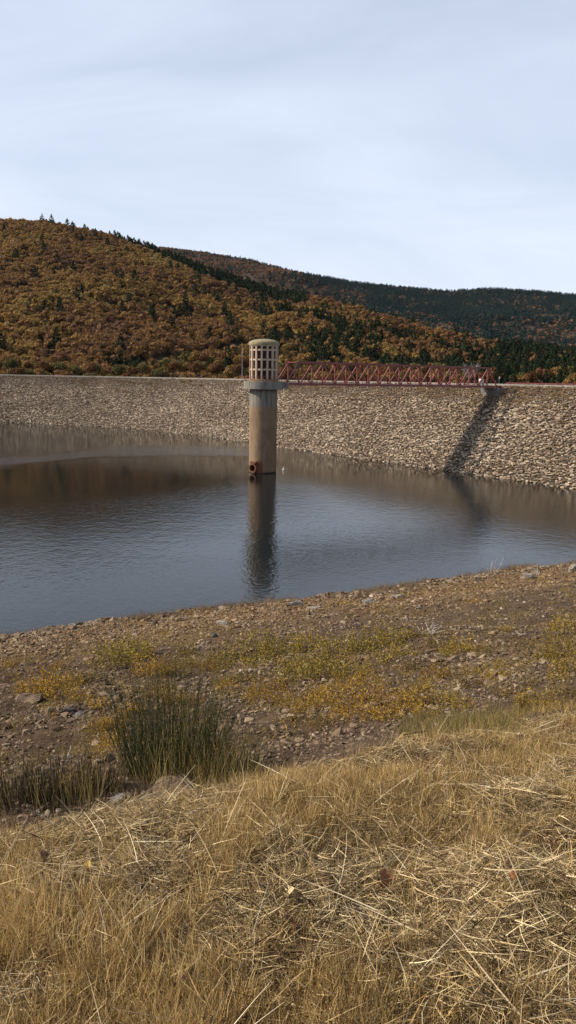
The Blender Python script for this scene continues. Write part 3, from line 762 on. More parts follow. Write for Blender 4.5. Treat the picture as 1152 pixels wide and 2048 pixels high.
# bracket towards the bridge
br = MB(); br.box(B_DIR * 3.5 + np.array([0, 0, 15.48]), (1.3, 4.0, 1.1), rz=math.atan2(B_DIR[1], B_DIR[0])); br.build('bracket', M_COLLAR, tw, bevel=.03)
MB().rev([(2.62, zc1), (2.62, 16.45), (2.5, 16.5), (0, 16.5)], 60).build('base_ring', M_RUSTC, tw)
inner = MB().rev([(2.12, 16.5), (2.12, 22.35)], 60); inner.build('inner_wall', M_REDIN, tw, smooth=True)
ztop = 22.35
NC = 15
for i in range(NC):
    a = math.radians(-90 + 17 + 24 * i)
    m = MB(); m.box((2.36 * math.cos(a), 2.36 * math.sin(a), (16.5 + ztop) / 2), (.34, .30, ztop - 16.5), rz=a); m.build('column', M_PINKC, tw)
for z in (18.15, 19.85, 21.50):
    MB().rev([(2.14, z - .15), (2.44, z - .15), (2.44, z + .15), (2.14, z + .15)], 60).build('ring_beam', M_PINKC, tw)
MB().rev([(2.13, ztop - .22), (2.55, ztop - .22), (2.55, ztop), (2.13, ztop)], 60).build('ring_beam', M_PINKC, tw)
dp = [(2.15, ztop), (2.72, ztop), (2.72, ztop + .33)] + [(2.72 * math.cos(t), ztop + .33 + .78 * math.sin(t)) for t in np.linspace(.22, math.pi / 2, 12)]
MB().rev(dp, 60).build('dome', M_DOME, tw, smooth=False)
for p in tw.children[-1].data.polygons: p.use_smooth = p.center.z > ztop + .36
# railing round the collar
rl = MB(); ang = math.atan2(B_DIR[1], B_DIR[0])
for h in (.45, .85):
    pts = [(3.3 * math.cos(t), 3.3 * math.sin(t), zc1 + h) for t in np.linspace(ang + .62, ang + 2 * math.pi - .62, 60)]
    rl.tube(pts, .028, 6)
for t in np.linspace(ang + .62, ang + 2 * math.pi - .62, 22): rl.bar((3.3 * math.cos(t), 3.3 * math.sin(t), zc1), (3.3 * math.cos(t), 3.3 * math.sin(t), zc1 + .85), .045)
rl.build('railing', M_RED, tw)
# rusty intake nozzle at the waterline
na = math.radians(-90 - 33)
nz_ = empty('intake_nozzle', (0, 0, 0)); nz_.parent = tw
hd = MB(); nd_ = np.array([math.cos(na), math.sin(na), 0]); sd_ = np.array([-nd_[1], nd_[0], 0])
# curved guard plate following the shaft
gp = MB(); a0, a1 = na + .05, na + .62
V = []; npz = 14
for rr in (TR + .01, TR + .10):
    for i in range(npz + 1):
        t = a0 + (a1 - a0) * i / npz; xx = (i / npz - .5) * 2
        V.append((rr * math.cos(t), rr * math.sin(t), .05)); V.append((rr * math.cos(t), rr * math.sin(t), 1.75 + .55 * math.sqrt(max(0, 1 - xx * xx))))
F = []; q = 2 * (npz + 1)
for i in range(npz):
    a = 2 * i; F += [(a, a + 2, a + 3, a + 1), (q + a, q + a + 1, q + a + 3, q + a + 2), (a + 1, a + 3, q + a + 3, q + a + 1), (a, q + a, q + a + 2, a + 2)]
F += [(0, 1, q + 1, q), (q - 2, 2 * q - 2, 2 * q - 1, q - 1)]
gp.add(V, F); gp.build('guard_plate', M_RUST, nz_)
c0 = nd_ * (TR - .3); c1 = nd_ * (TR + .62); zn = np.array([0, 0, .95])
pt = MB()
def ringpts(c, R_, n=28):
    return [c + zn + sd_ * R_ * math.cos(2 * math.pi * i / n) + np.array([0, 0, 1.]) * R_ * math.sin(2 * math.pi * i / n) for i in range(n)]
rings = [ringpts(c0, .72), ringpts(c1, .72), ringpts(c1, .80), ringpts(c1 + nd_ * .10, .80), ringpts(c1 + nd_ * .10, .58), ringpts(c0, .56)]
V = [p for r in rings for p in r]; n_ = 28
pt.add(V, [(k * n_ + i, k * n_ + (i + 1) % n_, (k + 1) * n_ + (i + 1) % n_, (k + 1) * n_ + i) for k in range(5) for i in range(n_)])
pt.build('pipe', M_RUST, nz_, smooth=False)
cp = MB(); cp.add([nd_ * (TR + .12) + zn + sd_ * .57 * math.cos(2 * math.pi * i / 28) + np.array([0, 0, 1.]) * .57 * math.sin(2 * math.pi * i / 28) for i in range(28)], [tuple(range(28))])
cp.build('dark_opening', M_DARK, nz_)  # solid disc across the pipe mouth, its black stands for shade
hb = MB(); hb.box(nd_ * (TR + .25) + np.array([0, 0, 1.93]), (.7, 1.3, .35), rz=na); hb.build('top_housing', M_RUST, nz_, bevel=.05)

# ---- footbridge
bz0, bz1, hw = 15.75, 19.62, 1.8
s_node = [6.1 + 5.155 * k for k in range(10)]           # top nodes
sb0, sb1 = 3.55, 55.3
bott = [sb0] + [s_node[0] + 5.155 * (k + .5) for k in range(9)] + [sb1]
bg_ = empty('footbridge', (T[0], T[1], 0)); tag(bg_, 'red steel truss footbridge running from the intake tower to the dam crest', 'bridge')
def bp(s, off, z): return B_DIR * s + A_DIR * off + np.array([0, 0, z])
for side in (1, -1):
    o = hw * side
    MB().bar(bp(s_node[0] - .1, o, bz1), bp(s_node[-1] + .1, o, bz1), .30, .32).build('top_chord', M_RED, bg_)
    MB().bar(bp(sb0, o, bz0), bp(sb1 + .8, o, bz0), .30, .40).build('bottom_chord', M_RED, bg_)
    for s in s_node: MB().bar(bp(s, o, bz0 + .16), bp(s, o, bz1 - .12), .20, .20).build('vertical', M_RED, bg_)
    for k in range(10):
        t0, t1 = bott[k], bott[k + 1]
        m_ = MB().bar(bp(t0, o, bz0 + .16), bp(s_node[k], o, bz1 - .12), .20, .22); m_.build('diagonal', M_RED, bg_)
        m_ = MB().bar(bp(s_node[k], o, bz1 - .12), bp(t1, o, bz0 + .16), .18, .20); m_.build('diagonal', M_RED, bg_)
for side in (1, -1):
    for s, z in [(s, bz1 - .2) for s in s_node] + [(s, bz0 + .3) for s in bott[1:-1]]:
        MB().box(bp(s, (hw + .145) * side, z), (.75, .05, .42), rz=ang).build('gusset_plate', M_RED, bg_)
for k, s in enumerate(s_node):
    MB().bar(bp(s, -hw + .12, bz1), bp(s, hw - .12, bz1), .14, .16).build('top_brace', M_RED, bg_)
for s in np.arange(sb0 + .6, sb1, 2.577): MB().bar(bp(s, -hw + .13, bz0 - .02), bp(s, hw - .13, bz0 - .02), .14, .22).build('cross_beam', M_RED, bg_)
dk = MB(); dk.box((B_DIR * (sb0 + sb1) / 2 + np.array([0, 0, bz0 + .20]))[:3], (sb1 - sb0 + 1.2, 2 * hw - .5, .14), rz=ang); dk.build('deck', mat_surf('deck_concrete', (.34, .29, .27), (.5, .44, .41), 1.5, .85), bg_)
for side in (1, -1):
    r_ = MB(); o = (hw - .32) * side
    for h in (.45, .75, 1.05): r_.bar(bp(sb0, o, bz0 + .27 + h), bp(sb1 + .5, o, bz0 + .27 + h), .045)
    for s in np.arange(sb0 + .2, sb1 + .5, 1.29): r_.bar(bp(s, o, bz0 + .27), bp(s, o, bz0 + 1.32), .05)
    r_.build('handrail', M_RED, bg_)
for side in (1, -1): MB().box(bp(sb1 + 1.1, hw * side, bz0), (.5, .5, .62), rz=ang).build('end_bearing', M_RED, bg_)
# drain pipe under the landing
ab = MB(); pc = np.array([T[0], T[1], 0]) + B_DIR * 57.0
ab.box((pc[0], pc[1], 14.6), (3.6, 5.2, 1.75), rz=ang); aob = ab.build('abutment', mat_surf('abutment_concrete', (.10, .09, .08), (.2, .18, .16), 1.5), None, bevel=.04)
tag(aob, 'weathered concrete abutment carrying the dam end of the red footbridge', 'abutment')
dpipe = MB().tube([tuple(np.array([T[0], T[1], 0]) + bp(51.6, 1.4, 15.4)), tuple(np.array([T[0], T[1], 0]) + bp(52.4, 1.4, 14.6))], .12, 10)
tag(dpipe.build('drain_pipe', M_WHITE), 'short white drain pipe slanting under the dam end of the footbridge', 'pipe')
# control cabinet on the bridge end
cb = empty('control_cabinet', np.array([T[0], T[1], 0]) + bp(51.7, .9, bz0 + .27), ang); tag(cb, 'white metal control cabinet on the deck at the dam end of the footbridge', 'cabinet')
MB().box((0, 0, .85), (.9, .62, 1.0)).build('body', M_WHITE, cb, bevel=.02)
MB().box((0, -.325, .85), (.78, .02, .88)).build('door', M_WHITE, cb)
for sx_ in (-.38, .38): MB().box((sx_, 0, .175), (.07, .5, .35)).build('leg', M_GREY, cb)
MB().box((.28, -.345, .85), (.03, .03, .16)).build('handle', M_GREY, cb)

# ---- crest furniture
def on_crest(px, off=27.5):
    ss = np.linspace(0, ARC[-1], 4000); x, y = dam_pt(ss, off); q = project(np.stack([x, y, np.full(4000, CRZ)], -1)); ok = (y > 40)
    i = np.argmin(np.abs(q[:, 0] - px) + (~ok) * 1e6); return np.array([x[i], y[i], CRZ - .18])
p = on_crest(998); sg = empty('sign', p, .9); tag(sg, 'small blank white sign on a thin post beside the bridge end', 'sign')
MB().bar((0, 0, 0), (0, 0, 1.9), .08).build('post', M_GREY, sg); MB().box((0, -.06, 1.75), (.55, .04, .5)).build('board', M_WHITE, sg)
proto = None; pl = []
for px in (1020, 1053, 1083, 1114, 1147, 1181):
    p = on_crest(px, 33.0)
    if proto is None:
        proto = empty('marker_post', p); tag(proto, 'short red marker post along the dam crest right of the bridge', 'post', 'red posts on the dam crest')
        MB().tube([(0, 0, -.1), (0, 0, .95)], .12, 10).build('post', M_REDD, proto); MB().rev([(.0, .95), (.15, .95), (.15, 1.10), (0, 1.14)], 10).build('cap', M_RED, proto)
    else: c = copy_tree(proto); c.location = p
    pl.append((proto if px == 1020 else c, '', 'red posts on the crest right of the bridge', px))
number_labels(pl)
# guard rail on the downstream side
gr = empty('guardrail', on_crest(1090, 34.0)); tag(gr, 'low dark guardrail along the far edge of the dam crest right of the bridge', 'guardrail')
go_ = Vector(gr.location); sA = [on_crest(px, 34.0) for px in np.linspace(1012, 1260, 26)]
m_ = MB()
for a, b_ in zip(sA[:-1], sA[1:]): m_.bar(Vector(a) - go_ + Vector((0, 0, .62)), Vector(b_) - go_ + Vector((0, 0, .62)), .06, .28)
m_.build('rail', M_REDD, gr)
for a in sA[::2]: MB().bar(Vector(a) - go_, Vector(a) - go_ + Vector((0, 0, .5)), .10).build('post', M_GREY, gr)
# thin mast left of the tower, on the crest
pm_ = on_crest(484, 33.5); tpm = on_y(484.5, 689, pm_[1])
ms = empty('lamp_mast', pm_); tag(ms, 'thin grey lamp mast on the dam crest just left of the tower', 'mast')
MB().tube([(0, 0, 0), (0, 0, tpm[2] - pm_[2])], [.09, .045], 8).build('pole', M_GREY, ms); MB().box((.25, 0, (tpm[2] - pm_[2]) * .8), (.45, .2, .10)).build('lamp_head', M_GREY, ms)
# white float
fp = on_z(567, 941, 0); fl = empty('float', fp); tag(fl, 'small white marker float on the water right of the tower foot', 'float')
MB().rev([(0, -.15), (.22, -.08), (.26, .05), (.18, .22), (.07, .30), (.06, .62), (0, .66)], 14).build('body', M_WHITE, fl, smooth=True)
MB().rev([(.262, .02), (.275, .05), (.262, .09)], 14).build('band', M_RUST, fl)
# ================================================================ NEAR SHORE
# ---- gravel and cobbles
M_STO = mat_mass('shore_stone', [(0, (.032, .020, .013)), (.3, (.10, .066, .040)), (.6, (.20, .140, .088)), (.85, (.32, .245, .165)), (1, (.46, .385, .30))], .35, .6, .12, .3, rough=.9)
M_STO2 = mat_mass('ochre_stone', [(0, (.07, .040, .022)), (.4, (.17, .105, .053)), (.75, (.27, .180, .095)), (1, (.38, .29, .18))], .35, .6, .12, .3, rough=.9)
sto = [stone_mesh(f'stone_{k}', M_STO, 200 + k, 13, (1, .72, .42)) for k in range(8)]
sto2 = [stone_mesh(f'ochre_{k}', M_STO2, 220 + k, 13, (1, .75, .5)) for k in range(8)]
def shore_pts(n, slo, shi, xr=.56, pw=1.0):
    out = []
    while sum(len(a) for a in out) < n:
        y = rng.uniform(3, 80, n * 2); x = rng.uniform(-1, 1, n * 2) * (y * xr + 4); s = -.447 * x + .894 * y
        k = (s > slo) & (s < shi) & (rng.random(n * 2) < np.clip((22 / np.maximum(y, 6)) ** pw, .03, 1))
        out.append(np.stack([x[k], y[k]], -1))
    P = np.concatenate(out)[:n]; return P[:, 0], P[:, 1]
def tiltrot(n, t=.3): return np.stack([rng.normal(0, t, n), rng.normal(0, t, n), rng.uniform(0, 6.28, n)], -1)
def stones(name, protos, n, slo, shi, smin, smax, keep=None, pw=1.0, label='', sink=.1):
    x, y = shore_pts(n, slo, shi, pw=pw)
    s = -.447 * x + .894 * y
    size = smin * (smax / smin) ** (rng.random(n) ** 1.7)
    if keep is not None:
        k = keep(x, y, s); x, y, s, size = x[k], y[k], s[k], size[k]
    size = size * np.clip((s - 5) / 8, .45, 1)
    m = len(x); z = terr(x, y) + size * sink
    scatter(name, protos, np.stack([x, y, z], -1), tiltrot(m), size[:, None] * np.stack([rng.uniform(.8, 1.25, m), rng.uniform(.8, 1.2, m), rng.uniform(.6, 1.2, m)], -1), label=label, cat='stones')
kn = lambda x, y, s: rng.random(len(x)) < np.clip((fbm(x * .35, y * .35, 80) - .38) * 5 + (s > 40) * .6 + (x < 1) * .25, .3, 1)
stones('gravel', sto, 84000, 8.2, 38, .05, .18, kn, 1.1, 'grey brown gravel and broken stone over the slope behind the rushes')
stones('cobbles', sto, 3400, 10, 42, .18, .36, kn, .8, 'larger angular cobbles strewn over the stony slope', .08)
stones('ochre_gravel', sto2, 34000, 27, 47.5, .10, .28, lambda x, y, s: rng.random(len(x)) < np.clip((s - 28) / 8, .1, 1), .2, 'ochre broken stone covering the lower slope near the water')
stones('shore_cobbles', sto, 6500, 40.5, 47.8, .16, .60, lambda x, y, s: rng.random(len(x)) < np.clip((fbm(x * .2, y * .2, 83) - .36) * 6, .1, 1), .2, 'pale cobbles banked along the edge of the water', .12)

# ---- single rocks that stand out
M_ROCKW = mat_surf('pale_rock', (.20, .165, .13), (.38, .33, .275), 2.5, .9, .6, .05)
M_ROCKD = mat_surf('dark_rock', (.045, .037, .030), (.11, .088, .068), 2.5, .9, .6, .05)
M_ROCKB = mat_surf('brown_rock', (.10, .068, .045), (.22, .155, .105), 2.5, .9, .6, .05)
M_ROCKG = mat_surf('grey_rock', (.12, .108, .095), (.24, .22, .195), 2.5, .9, .6, .05)
M_ROCKO = mat_surf('lichen_rock', (.22, .15, .06), (.46, .33, .14), 4, .9, .6, .05)
def rock(px, py, w, dims, mat, label, seed, rz=None, name='rock', dy=0):
    p = cast(px, py + dy); d = np.linalg.norm(p - CAM); k = w / FPX * d
    me = stone_mesh(name, mat, seed, 18, dims, .028)
    o = link(name, me); o.location = (p[0], p[1], p[2] + k * dims[2] * .12); o.scale = (k, k, k); o.rotation_euler = (0.08, -.05, rz if rz is not None else seed)
    for f in me.polygons: f.use_smooth = False
    tag(o, label, 'rock'); return o
rock(60, 1402, 66, (1, .55, .32), M_ROCKB, 'large flat brown slab of rock at the left edge of the stony slope', 31, .1)
rock(135, 1424, 34, (1, .8, .5), M_ROCKD, 'dark shadowed rock just right of the flat brown slab', 32, .5)
rock(100, 1424, 26, (1, .8, .6), M_ROCKG, 'grey squarish rock between the brown slab and the dark rock', 33, .2)
rock(160, 1432, 24, (1, .7, .5), M_ROCKG, 'small grey rock to the right of the dark rock on the slope', 34)
rock(445, 1250, 30, (1, .6, .5), M_ROCKW, 'pale boulder on the shore crest above the dark lump', 35, -.5)
rock(425, 1273, 26, (1, .6, .5), M_ROCKD, 'dark lump of rock on the upper shore below the pale boulder', 36)
rock(588, 1211, 42, (1, .6, .42), M_ROCKW, 'pale boulder at the water edge below the tower reflection', 37, .3)
rock(628, 1218, 34, (1, .6, .3), M_ROCKW, 'flat pale slab beside the boulder below the tower reflection', 38, .1)
rock(738, 1205, 34, (1, .6, .32), M_ROCKW, 'flat pale slab on the shore halfway along the waterline', 39, .2)
rock(796, 1196, 32, (1, .6, .4), M_ROCKW, 'white grey boulder on the shore among the reddish weeds', 40, .1)
rock(1056, 1157, 34, (1, .6, .5), M_ROCKW, 'whitish boulder on the shore near the bleached driftwood twigs', 41, .5)
rock(1150, 1142, 26, (1, .8, .9), M_ROCKW, 'pale upright boulder at the right end of the shore', 42, .5)
rock(960, 1163, 20, (1, .7, .5), M_ROCKD, 'small black rock on the shore crest left of the whitish boulder', 43)
rock(838, 1178, 12, (1, .8, .8), M_ROCKW, 'small pinkish white stone lying alone on the ochre gravel', 44, dy=39)
rock(1066, 1343, 20, (1, .8, .7), M_ROCKD, 'small black rock lying between yellow shrubs at the right', 45)
rock(352, 1574, 104, (1, .7, .22), M_ROCKB, 'broad earthy brown rock half buried at the foot of the rushes', 46, .1, dy=6)
rock(243, 1612, 44, (1, .8, .8), M_ROCKG, 'grey stone in the dry grass left of the half buried rock', 47, .4)
rock(812, 1484, 62, (1, .6, .5), M_ROCKO, 'ochre lichen covered rock at the top edge of the dry grass', 48, .1)
rock(1128, 1532, 30, (1, .8, .6), M_ROCKD, 'dark stone in the grass at the right edge', 49)
rock(60, 1790, 74, (1, .8, .5), M_ROCKG, 'grey brown stone sunk in the dry grass at the lower left', 50, .4)
rock(468, 1718, 16, (1, .8, .8), M_ROCKW, 'small pale pebble in the matted grass near the middle', 51)

# ---- low yellow shrubs
SHR = {'green': [(0, (.10, .075, .022)), (.4, (.21, .16, .035)), (.75, (.35, .255, .045)), (1, (.52, .36, .06))],
       'gold': [(0, (.13, .09, .025)), (.4, (.26, .18, .035)), (.75, (.42, .29, .045)), (1, (.62, .42, .06))],
       'orange': [(0, (.13, .065, .025)), (.35, (.27, .155, .035)), (.7, (.46, .28, .045)), (1, (.68, .44, .07))],
       'dull': [(0, (.09, .06, .03)), (.4, (.19, .13, .045)), (.8, (.31, .22, .07)), (1, (.42, .31, .10))]}
shp = {}
for q, (kk, st) in enumerate(SHR.items()):
    mm = mat_mass(f'shrub_{kk}', st, .75, .35, .15, .5, transl=.3)
    out = []
    for v in range(4):
        r = np.random.default_rng(900 + q * 10 + v); n = 50; nl = 640
        a = r.uniform(0, 6.28, n); rd = np.sqrt(r.random(n)) * .42
        b0 = np.stack([rd * np.cos(a), rd * np.sin(a), np.full(n, -.05)], -1)
        d = np.stack([np.cos(a) * rd * .9 + r.normal(0, .15, n), np.sin(a) * rd * .9 + r.normal(0, .15, n), np.ones(n)], -1); d /= np.linalg.norm(d, axis=1)[:, None]
        Ls = r.uniform(.28, .62, n) * (1 - .5 * rd)
        V, F = blades(b0, d, Ls, np.full(n, .007), r.normal(size=(n, 3)) * .1, 2, r)
        stem = mesh_np('stems', V, F, None, np.repeat(r.random(n), 6))
        i = r.integers(0, n, nl); t = r.uniform(.22, 1.02, nl)
        C = b0[i] + d[i] * (Ls[i] * t)[:, None] + r.normal(size=(nl, 3)) * .028
        V2, F2 = quads(C, r.normal(size=(nl, 3)) + np.array([0, 0, .4]), .046 * r.uniform(.6, 1.35, nl), .75, r)
        fol = mesh_np('foliage', V2, F2, mm, np.repeat(r.random(nl), 4))
        out.append((stem, fol))
    shp[kk] = out
M_STEM = mat_mass('shrub_stem', [(0, (.10, .05, .03)), (1, (.28, .17, .09))], .6, .3, .1, .5)
for k in shp:
    for st, fo in shp[k]: st.materials.append(M_STEM)
SL_ = [('green', 'middle', [(480, 1300, 52), (540, 1312, 46), (600, 1322, 46), (660, 1310, 40), (560, 1284, 46), (620, 1280, 42), (650, 1335, 40), (700, 1338, 34), (590, 1348, 36), (515, 1285, 34), (440, 1320, 28), (680, 1290, 34)]),
       ('green', 'upper middle', [(740, 1272, 44), (790, 1270, 38), (765, 1308, 36), (805, 1302, 28), (720, 1290, 30), (840, 1262, 22)]),
       ('green', 'left', [(245, 1302, 50), (225, 1318, 36), (268, 1296, 36), (372, 1297, 22), (370, 1326, 26), (352, 1338, 24)]),
       ('gold', 'right', [(1130, 1252, 32), (1118, 1284, 30), (1140, 1330, 34), (1120, 1350, 26), (1012, 1256, 14), (990, 1350, 26), (1000, 1330, 20), (1078, 1402, 36), (1050, 1412, 28), (1102, 1408, 26), (930, 1292, 34), (905, 1302, 22), (1095, 1310, 22)]),
       ('orange', 'left', [(80, 1358, 38), (112, 1376, 34), (62, 1376, 28), (138, 1360, 26), (295, 1332, 32), (318, 1340, 24), (165, 1390, 24), (120, 1330, 20), (10, 1330, 20), (200, 1402, 22)]),
       ('orange', 'middle', [(535, 1372, 38), (510, 1390, 28), (560, 1392, 30), (652, 1402, 34), (700, 1392, 38), (750, 1382, 42), (790, 1400, 38), (830, 1392, 30), (870, 1344, 28), (682, 1424, 28), (640, 1380, 28), (724, 1422, 34), (612, 1412, 26), (772, 1424, 30), (690, 1368, 26), (815, 1415, 26), (735, 1356, 24)]),
       ('gold', 'lower middle', [(905, 1398, 32), (880, 1392, 26), (925, 1410, 22), (858, 1420, 26), (845, 1372, 22)]),
       ('orange', 'behind the rushes', [(226, 1440, 28), (232, 1470, 28), (192, 1452, 22), (214, 1494, 22), (310, 1384, 26), (345, 1392, 26), (412, 1332, 20), (260, 1418, 26), (395, 1398, 20), (455, 1370, 22)]),
       ('dull', 'right', [(1130, 1302, 34), (1108, 1296, 28), (950, 1340, 22), (880, 1284, 28), (1040, 1290, 26), (975, 1300, 22), (1010, 1380, 26), (1130, 1380, 30), (1060, 1360, 20), (940, 1366, 24), (820, 1330, 22)]),
       ('dull', 'left', [(175, 1350, 22), (40, 1320, 22), (150, 1400, 20), (330, 1370, 24), (440, 1360, 24), (480, 1352, 24), (20, 1350, 20), (580, 1400, 24), (640, 1440, 26)])]
HUE = {'green': 'yellow green', 'gold': 'golden yellow', 'orange': 'orange yellow', 'dull': 'dull brownish'}
j = 0; snum = []
for kk, where, lst in SL_:
    for px, py, rad in lst:
        p = cast(px, py + rad * .45); d = np.linalg.norm(p - CAM); R_ = rad / FPX * d
        r_ = empty('low_shrub', (p[0], p[1], p[2]), random.uniform(0, 6.28)); s = R_ / .46; h = min(s, 1.5) * random.uniform(.85, 1.25); r_.scale = (s, s, h)
        wtxt = where if where == 'behind the rushes' else f'in the {where} slope'
        tag(r_, None, 'shrub', f'{HUE[kk]} shrubs {where}'); snum.append((r_, f'{HUE[kk]} shrub {wtxt}', f'{HUE[kk]} shrubs {wtxt}', px))
        st, fo = shp[kk][j % 4]; link('stems', st, r_); link('foliage', fo, r_); j += 1
number_labels(snum)
# seedlings of the same shrubs, too many and small to count
def seed_mesh(name, kk, seed):
    st, fo = shp[kk][seed % 4]; n = len(fo.vertices); co = np.zeros(n * 3, np.float32); fo.vertices.foreach_get('co', co); co = co.reshape(-1, 4, 3)[::6]
    return mesh_np(name, co.reshape(-1, 3), np.arange(len(co) * 4).reshape(-1, 4), fo.materials[0], np.repeat(np.random.default_rng(seed).random(len(co)), 4))
sdm = [seed_mesh(f'seedling_{i}', k, i) for i, k in enumerate(['gold', 'dull', 'green', 'dull', 'orange', 'dull'])]
x, y = shore_pts(2600, 11, 45.5, pw=.6); s = -.447 * x + .894 * y
k = fbm(x * .22, y * .22, 90) + np.clip((x + 2) * .012, -.1, .12) > .53; x, y = x[k], y[k]; n = len(x)
scatter('seedlings', sdm, np.stack([x, y, terr(x, y)], -1), tiltrot(n, .1), np.repeat(rng.uniform(.3, .8, n)[:, None], 3, 1), label='small scattered yellow seedlings over the stony slope', cat='seedlings')

# ---- reddish weeds along the water edge
M_REDW = mat_mass('red_weed', [(0, (.08, .045, .028)), (.5, (.19, .125, .070)), (1, (.34, .26, .15))], .6, .5, .2, .2, transl=.15)
sw = [weed_mesh(f'shore_weed_{k}', M_REDW, 320 + k, 12, .70, .7, 24, .035, .012, 2) for k in range(5)]
x, y = shore_pts(7500, 42.5, 47.6, pw=.05); s = -.447 * x + .894 * y; k = (fbm(x * .25, y * .25, 95) > .44) & (rng.random(len(x)) < np.clip(.25 + (s - 43) * .2, .1, 1)); x, y = x[k], y[k]; n = len(x)
scatter('shore_weeds', sw, np.stack([x, y, terr(x, y)], -1), tiltrot(n, .08), np.stack([rng.uniform(.5, 1, n), rng.uniform(.5, 1, n), rng.uniform(.3, 1.05, n)], -1), label='thin reddish dry weeds fringing the edge of the water', cat='weeds')

# ---- rushes
M_RUSH = mat_mass('rush_stems', [(0, (.010, .016, .006)), (.5, (.028, .046, .014)), (.85, (.065, .080, .022)), (1, (.18, .15, .05))], .85, .2, .1, .5, rough=.6, transl=.1, spec=.2)
M_RUSHY = mat_mass('dry_rush_stems', [(0, (.20, .15, .05)), (.5, (.44, .33, .12)), (1, (.66, .52, .24))], .8, .2, .1, .5, transl=.2)
M_RUSHD = mat_mass('dark_rush_stems', [(0, (.020, .018, .012)), (.6, (.055, .042, .025)), (1, (.14, .10, .055))], .85, .2, .1, .5, transl=.1)  # withered stems, colour also darkened to stand for the gully shade
def rush(n, R, h, wid, mat, nm, seed, parent, lean=.24, jit=.1, c=(0, 0), knots=False):
    r = np.random.default_rng(seed); a = r.uniform(0, 6.28, n); rd = R * np.sqrt(r.random(n))
    b0 = np.stack([c[0] + rd * np.cos(a), c[1] + rd * np.sin(a) * .7, np.full(n, -.1)], -1)
    d = np.stack([np.cos(a) * rd / R * lean + r.normal(0, jit, n), np.sin(a) * rd / R * lean + r.normal(0, jit, n), np.ones(n)], -1); d /= np.linalg.norm(d, axis=1)[:, None]
    Ls = h * r.uniform(.5, 1.05, n) * (1 - .22 * (rd / R) ** 2)
    V, F = blades(b0, d, Ls, wid * r.uniform(.7, 1.2, n), r.normal(size=(n, 3)) * np.array([.09, .09, 0]), 4, r)
    parts = [(V, F, np.repeat(r.random(n), 10))]
    if knots:
        i = r.integers(0, n, n // 2); C = b0[i] + d[i] * (Ls[i] * .86)[:, None]; V2, F2 = quads(C, r.normal(size=(len(i), 3)), .022, 1.2, r); parts.append((V2, F2, np.full(len(V2), .15)))
    return link(nm, mesh_np(nm, *((lambda q: (q[0], q[1], mat, q[2]))(cat_meshes(parts)))), parent)
def rushes(px, py, wpx, hpx, label, seed, spec):
    p = cast(px, py); d = np.linalg.norm(p - CAM); R_ = wpx / FPX * d; H_ = hpx / FPX * d / .93
    e = empty('rush_clump', p); tag(e, label, 'rushes')
    for i, (n, fr, fh, mat, nm, cx_, wd) in enumerate(spec): rush(n, R_ * fr, H_ * fh, wd, mat, nm, seed + i, e, c=(cx_ * R_, -.55 * R_ * (mat is M_RUSHY)), knots=(mat is M_RUSH))
    print(label, p, R_, H_)
rushes(345, 1545, 88, 235, 'tall dark green clump of rushes behind the brow of the dry grass', 10, [(850, 1, 1, M_RUSH, 'green_stems', -.05, .008), (240, .85, .55, M_RUSHY, 'dry_stems', .45, .008), (140, .9, .6, M_RUSHY, 'dry_stems', -.1, .007)])
rushes(455, 1550, 58, 125, 'shorter yellow green rush clump joining the right side of the tall rushes', 20, [(330, 1, 1, M_RUSH, 'green_stems', 0, .007), (260, 1, .9, M_RUSHY, 'dry_stems', 0, .007)])
rushes(205, 1580, 38, 95, 'small dark rush clump immediately left of the tall rushes', 30, [(260, 1, 1, M_RUSHD, 'dark_stems', 0, .008), (60, 1, .9, M_RUSHY, 'dry_stems', 0, .006)])
rushes(120, 1600, 66, 110, 'dark clump of withered rushes second from the left edge', 40, [(420, 1, 1, M_RUSHD, 'dark_stems', 0, .008), (90, 1, 1.15, M_RUSHY, 'dry_stems', .6, .006)])
rushes(30, 1610, 66, 120, 'dark clump of withered rushes at the left edge', 50, [(420, 1, 1, M_RUSHD, 'dark_stems', 0, .008), (50, 1, 1.1, M_RUSHY, 'dry_stems', 0, .006)])
rushes(-70, 1610, 60, 80, 'dark clump of withered rushes just outside the left edge', 55, [(380, 1, 1, M_RUSHD, 'dark_stems', 0, .008)])
rushes(165, 1596, 26, 100, 'thin tuft of pale upright stems in front of the dark rushes', 60, [(70, 1, 1, M_RUSHY, 'dry_stems', 0, .006)])
# green grass patch behind the mound
M_GG = mat_mass('green_grass', [(0, (.11, .09, .03)), (.5, (.22, .175, .06)), (1, (.40, .30, .12))], .7, .3, .2, .5, transl=.25)
def tuft(name, mat, seed, n, h, R, wid, lean, flat=0.0, K=3):
    r = np.random.default_rng(seed); a = r.uniform(0, 6.28, n); rd = R * np.sqrt(r.random(n))
    b0 = np.stack([rd * np.cos(a), rd * np.sin(a), r.uniform(-.02, .01, n) + flat * r.uniform(0, .06, n)], -1)
    up = np.clip(r.normal(1 - flat * .93, .16, n), .03, 2)
    a2 = a + r.normal(0, .9, n); d = np.stack([np.cos(a2) * lean, np.sin(a2) * lean, up], -1) + np.stack([r.normal(0, .12, n)] * 2 + [np.zeros(n)], -1)
    d /= np.linalg.norm(d, axis=1)[:, None]; Ls = h * r.uniform(.4, 1.1, n)
    bd = r.normal(size=(n, 3)) * .18; bd[:, 2] = -np.abs(bd[:, 2]) * (.8 if not flat else .15)
    V, F = blades(b0, d, Ls, wid * r.uniform(.6, 1.3, n), bd, K, r)
    return mesh_np(name, V, F, mat, np.repeat(r.random(n), (K + 1) * 2))
gg = [tuft(f'green_tuft_{k}', M_GG, 340 + k, 30, .26, .16, .006, .25) for k in range(4)]
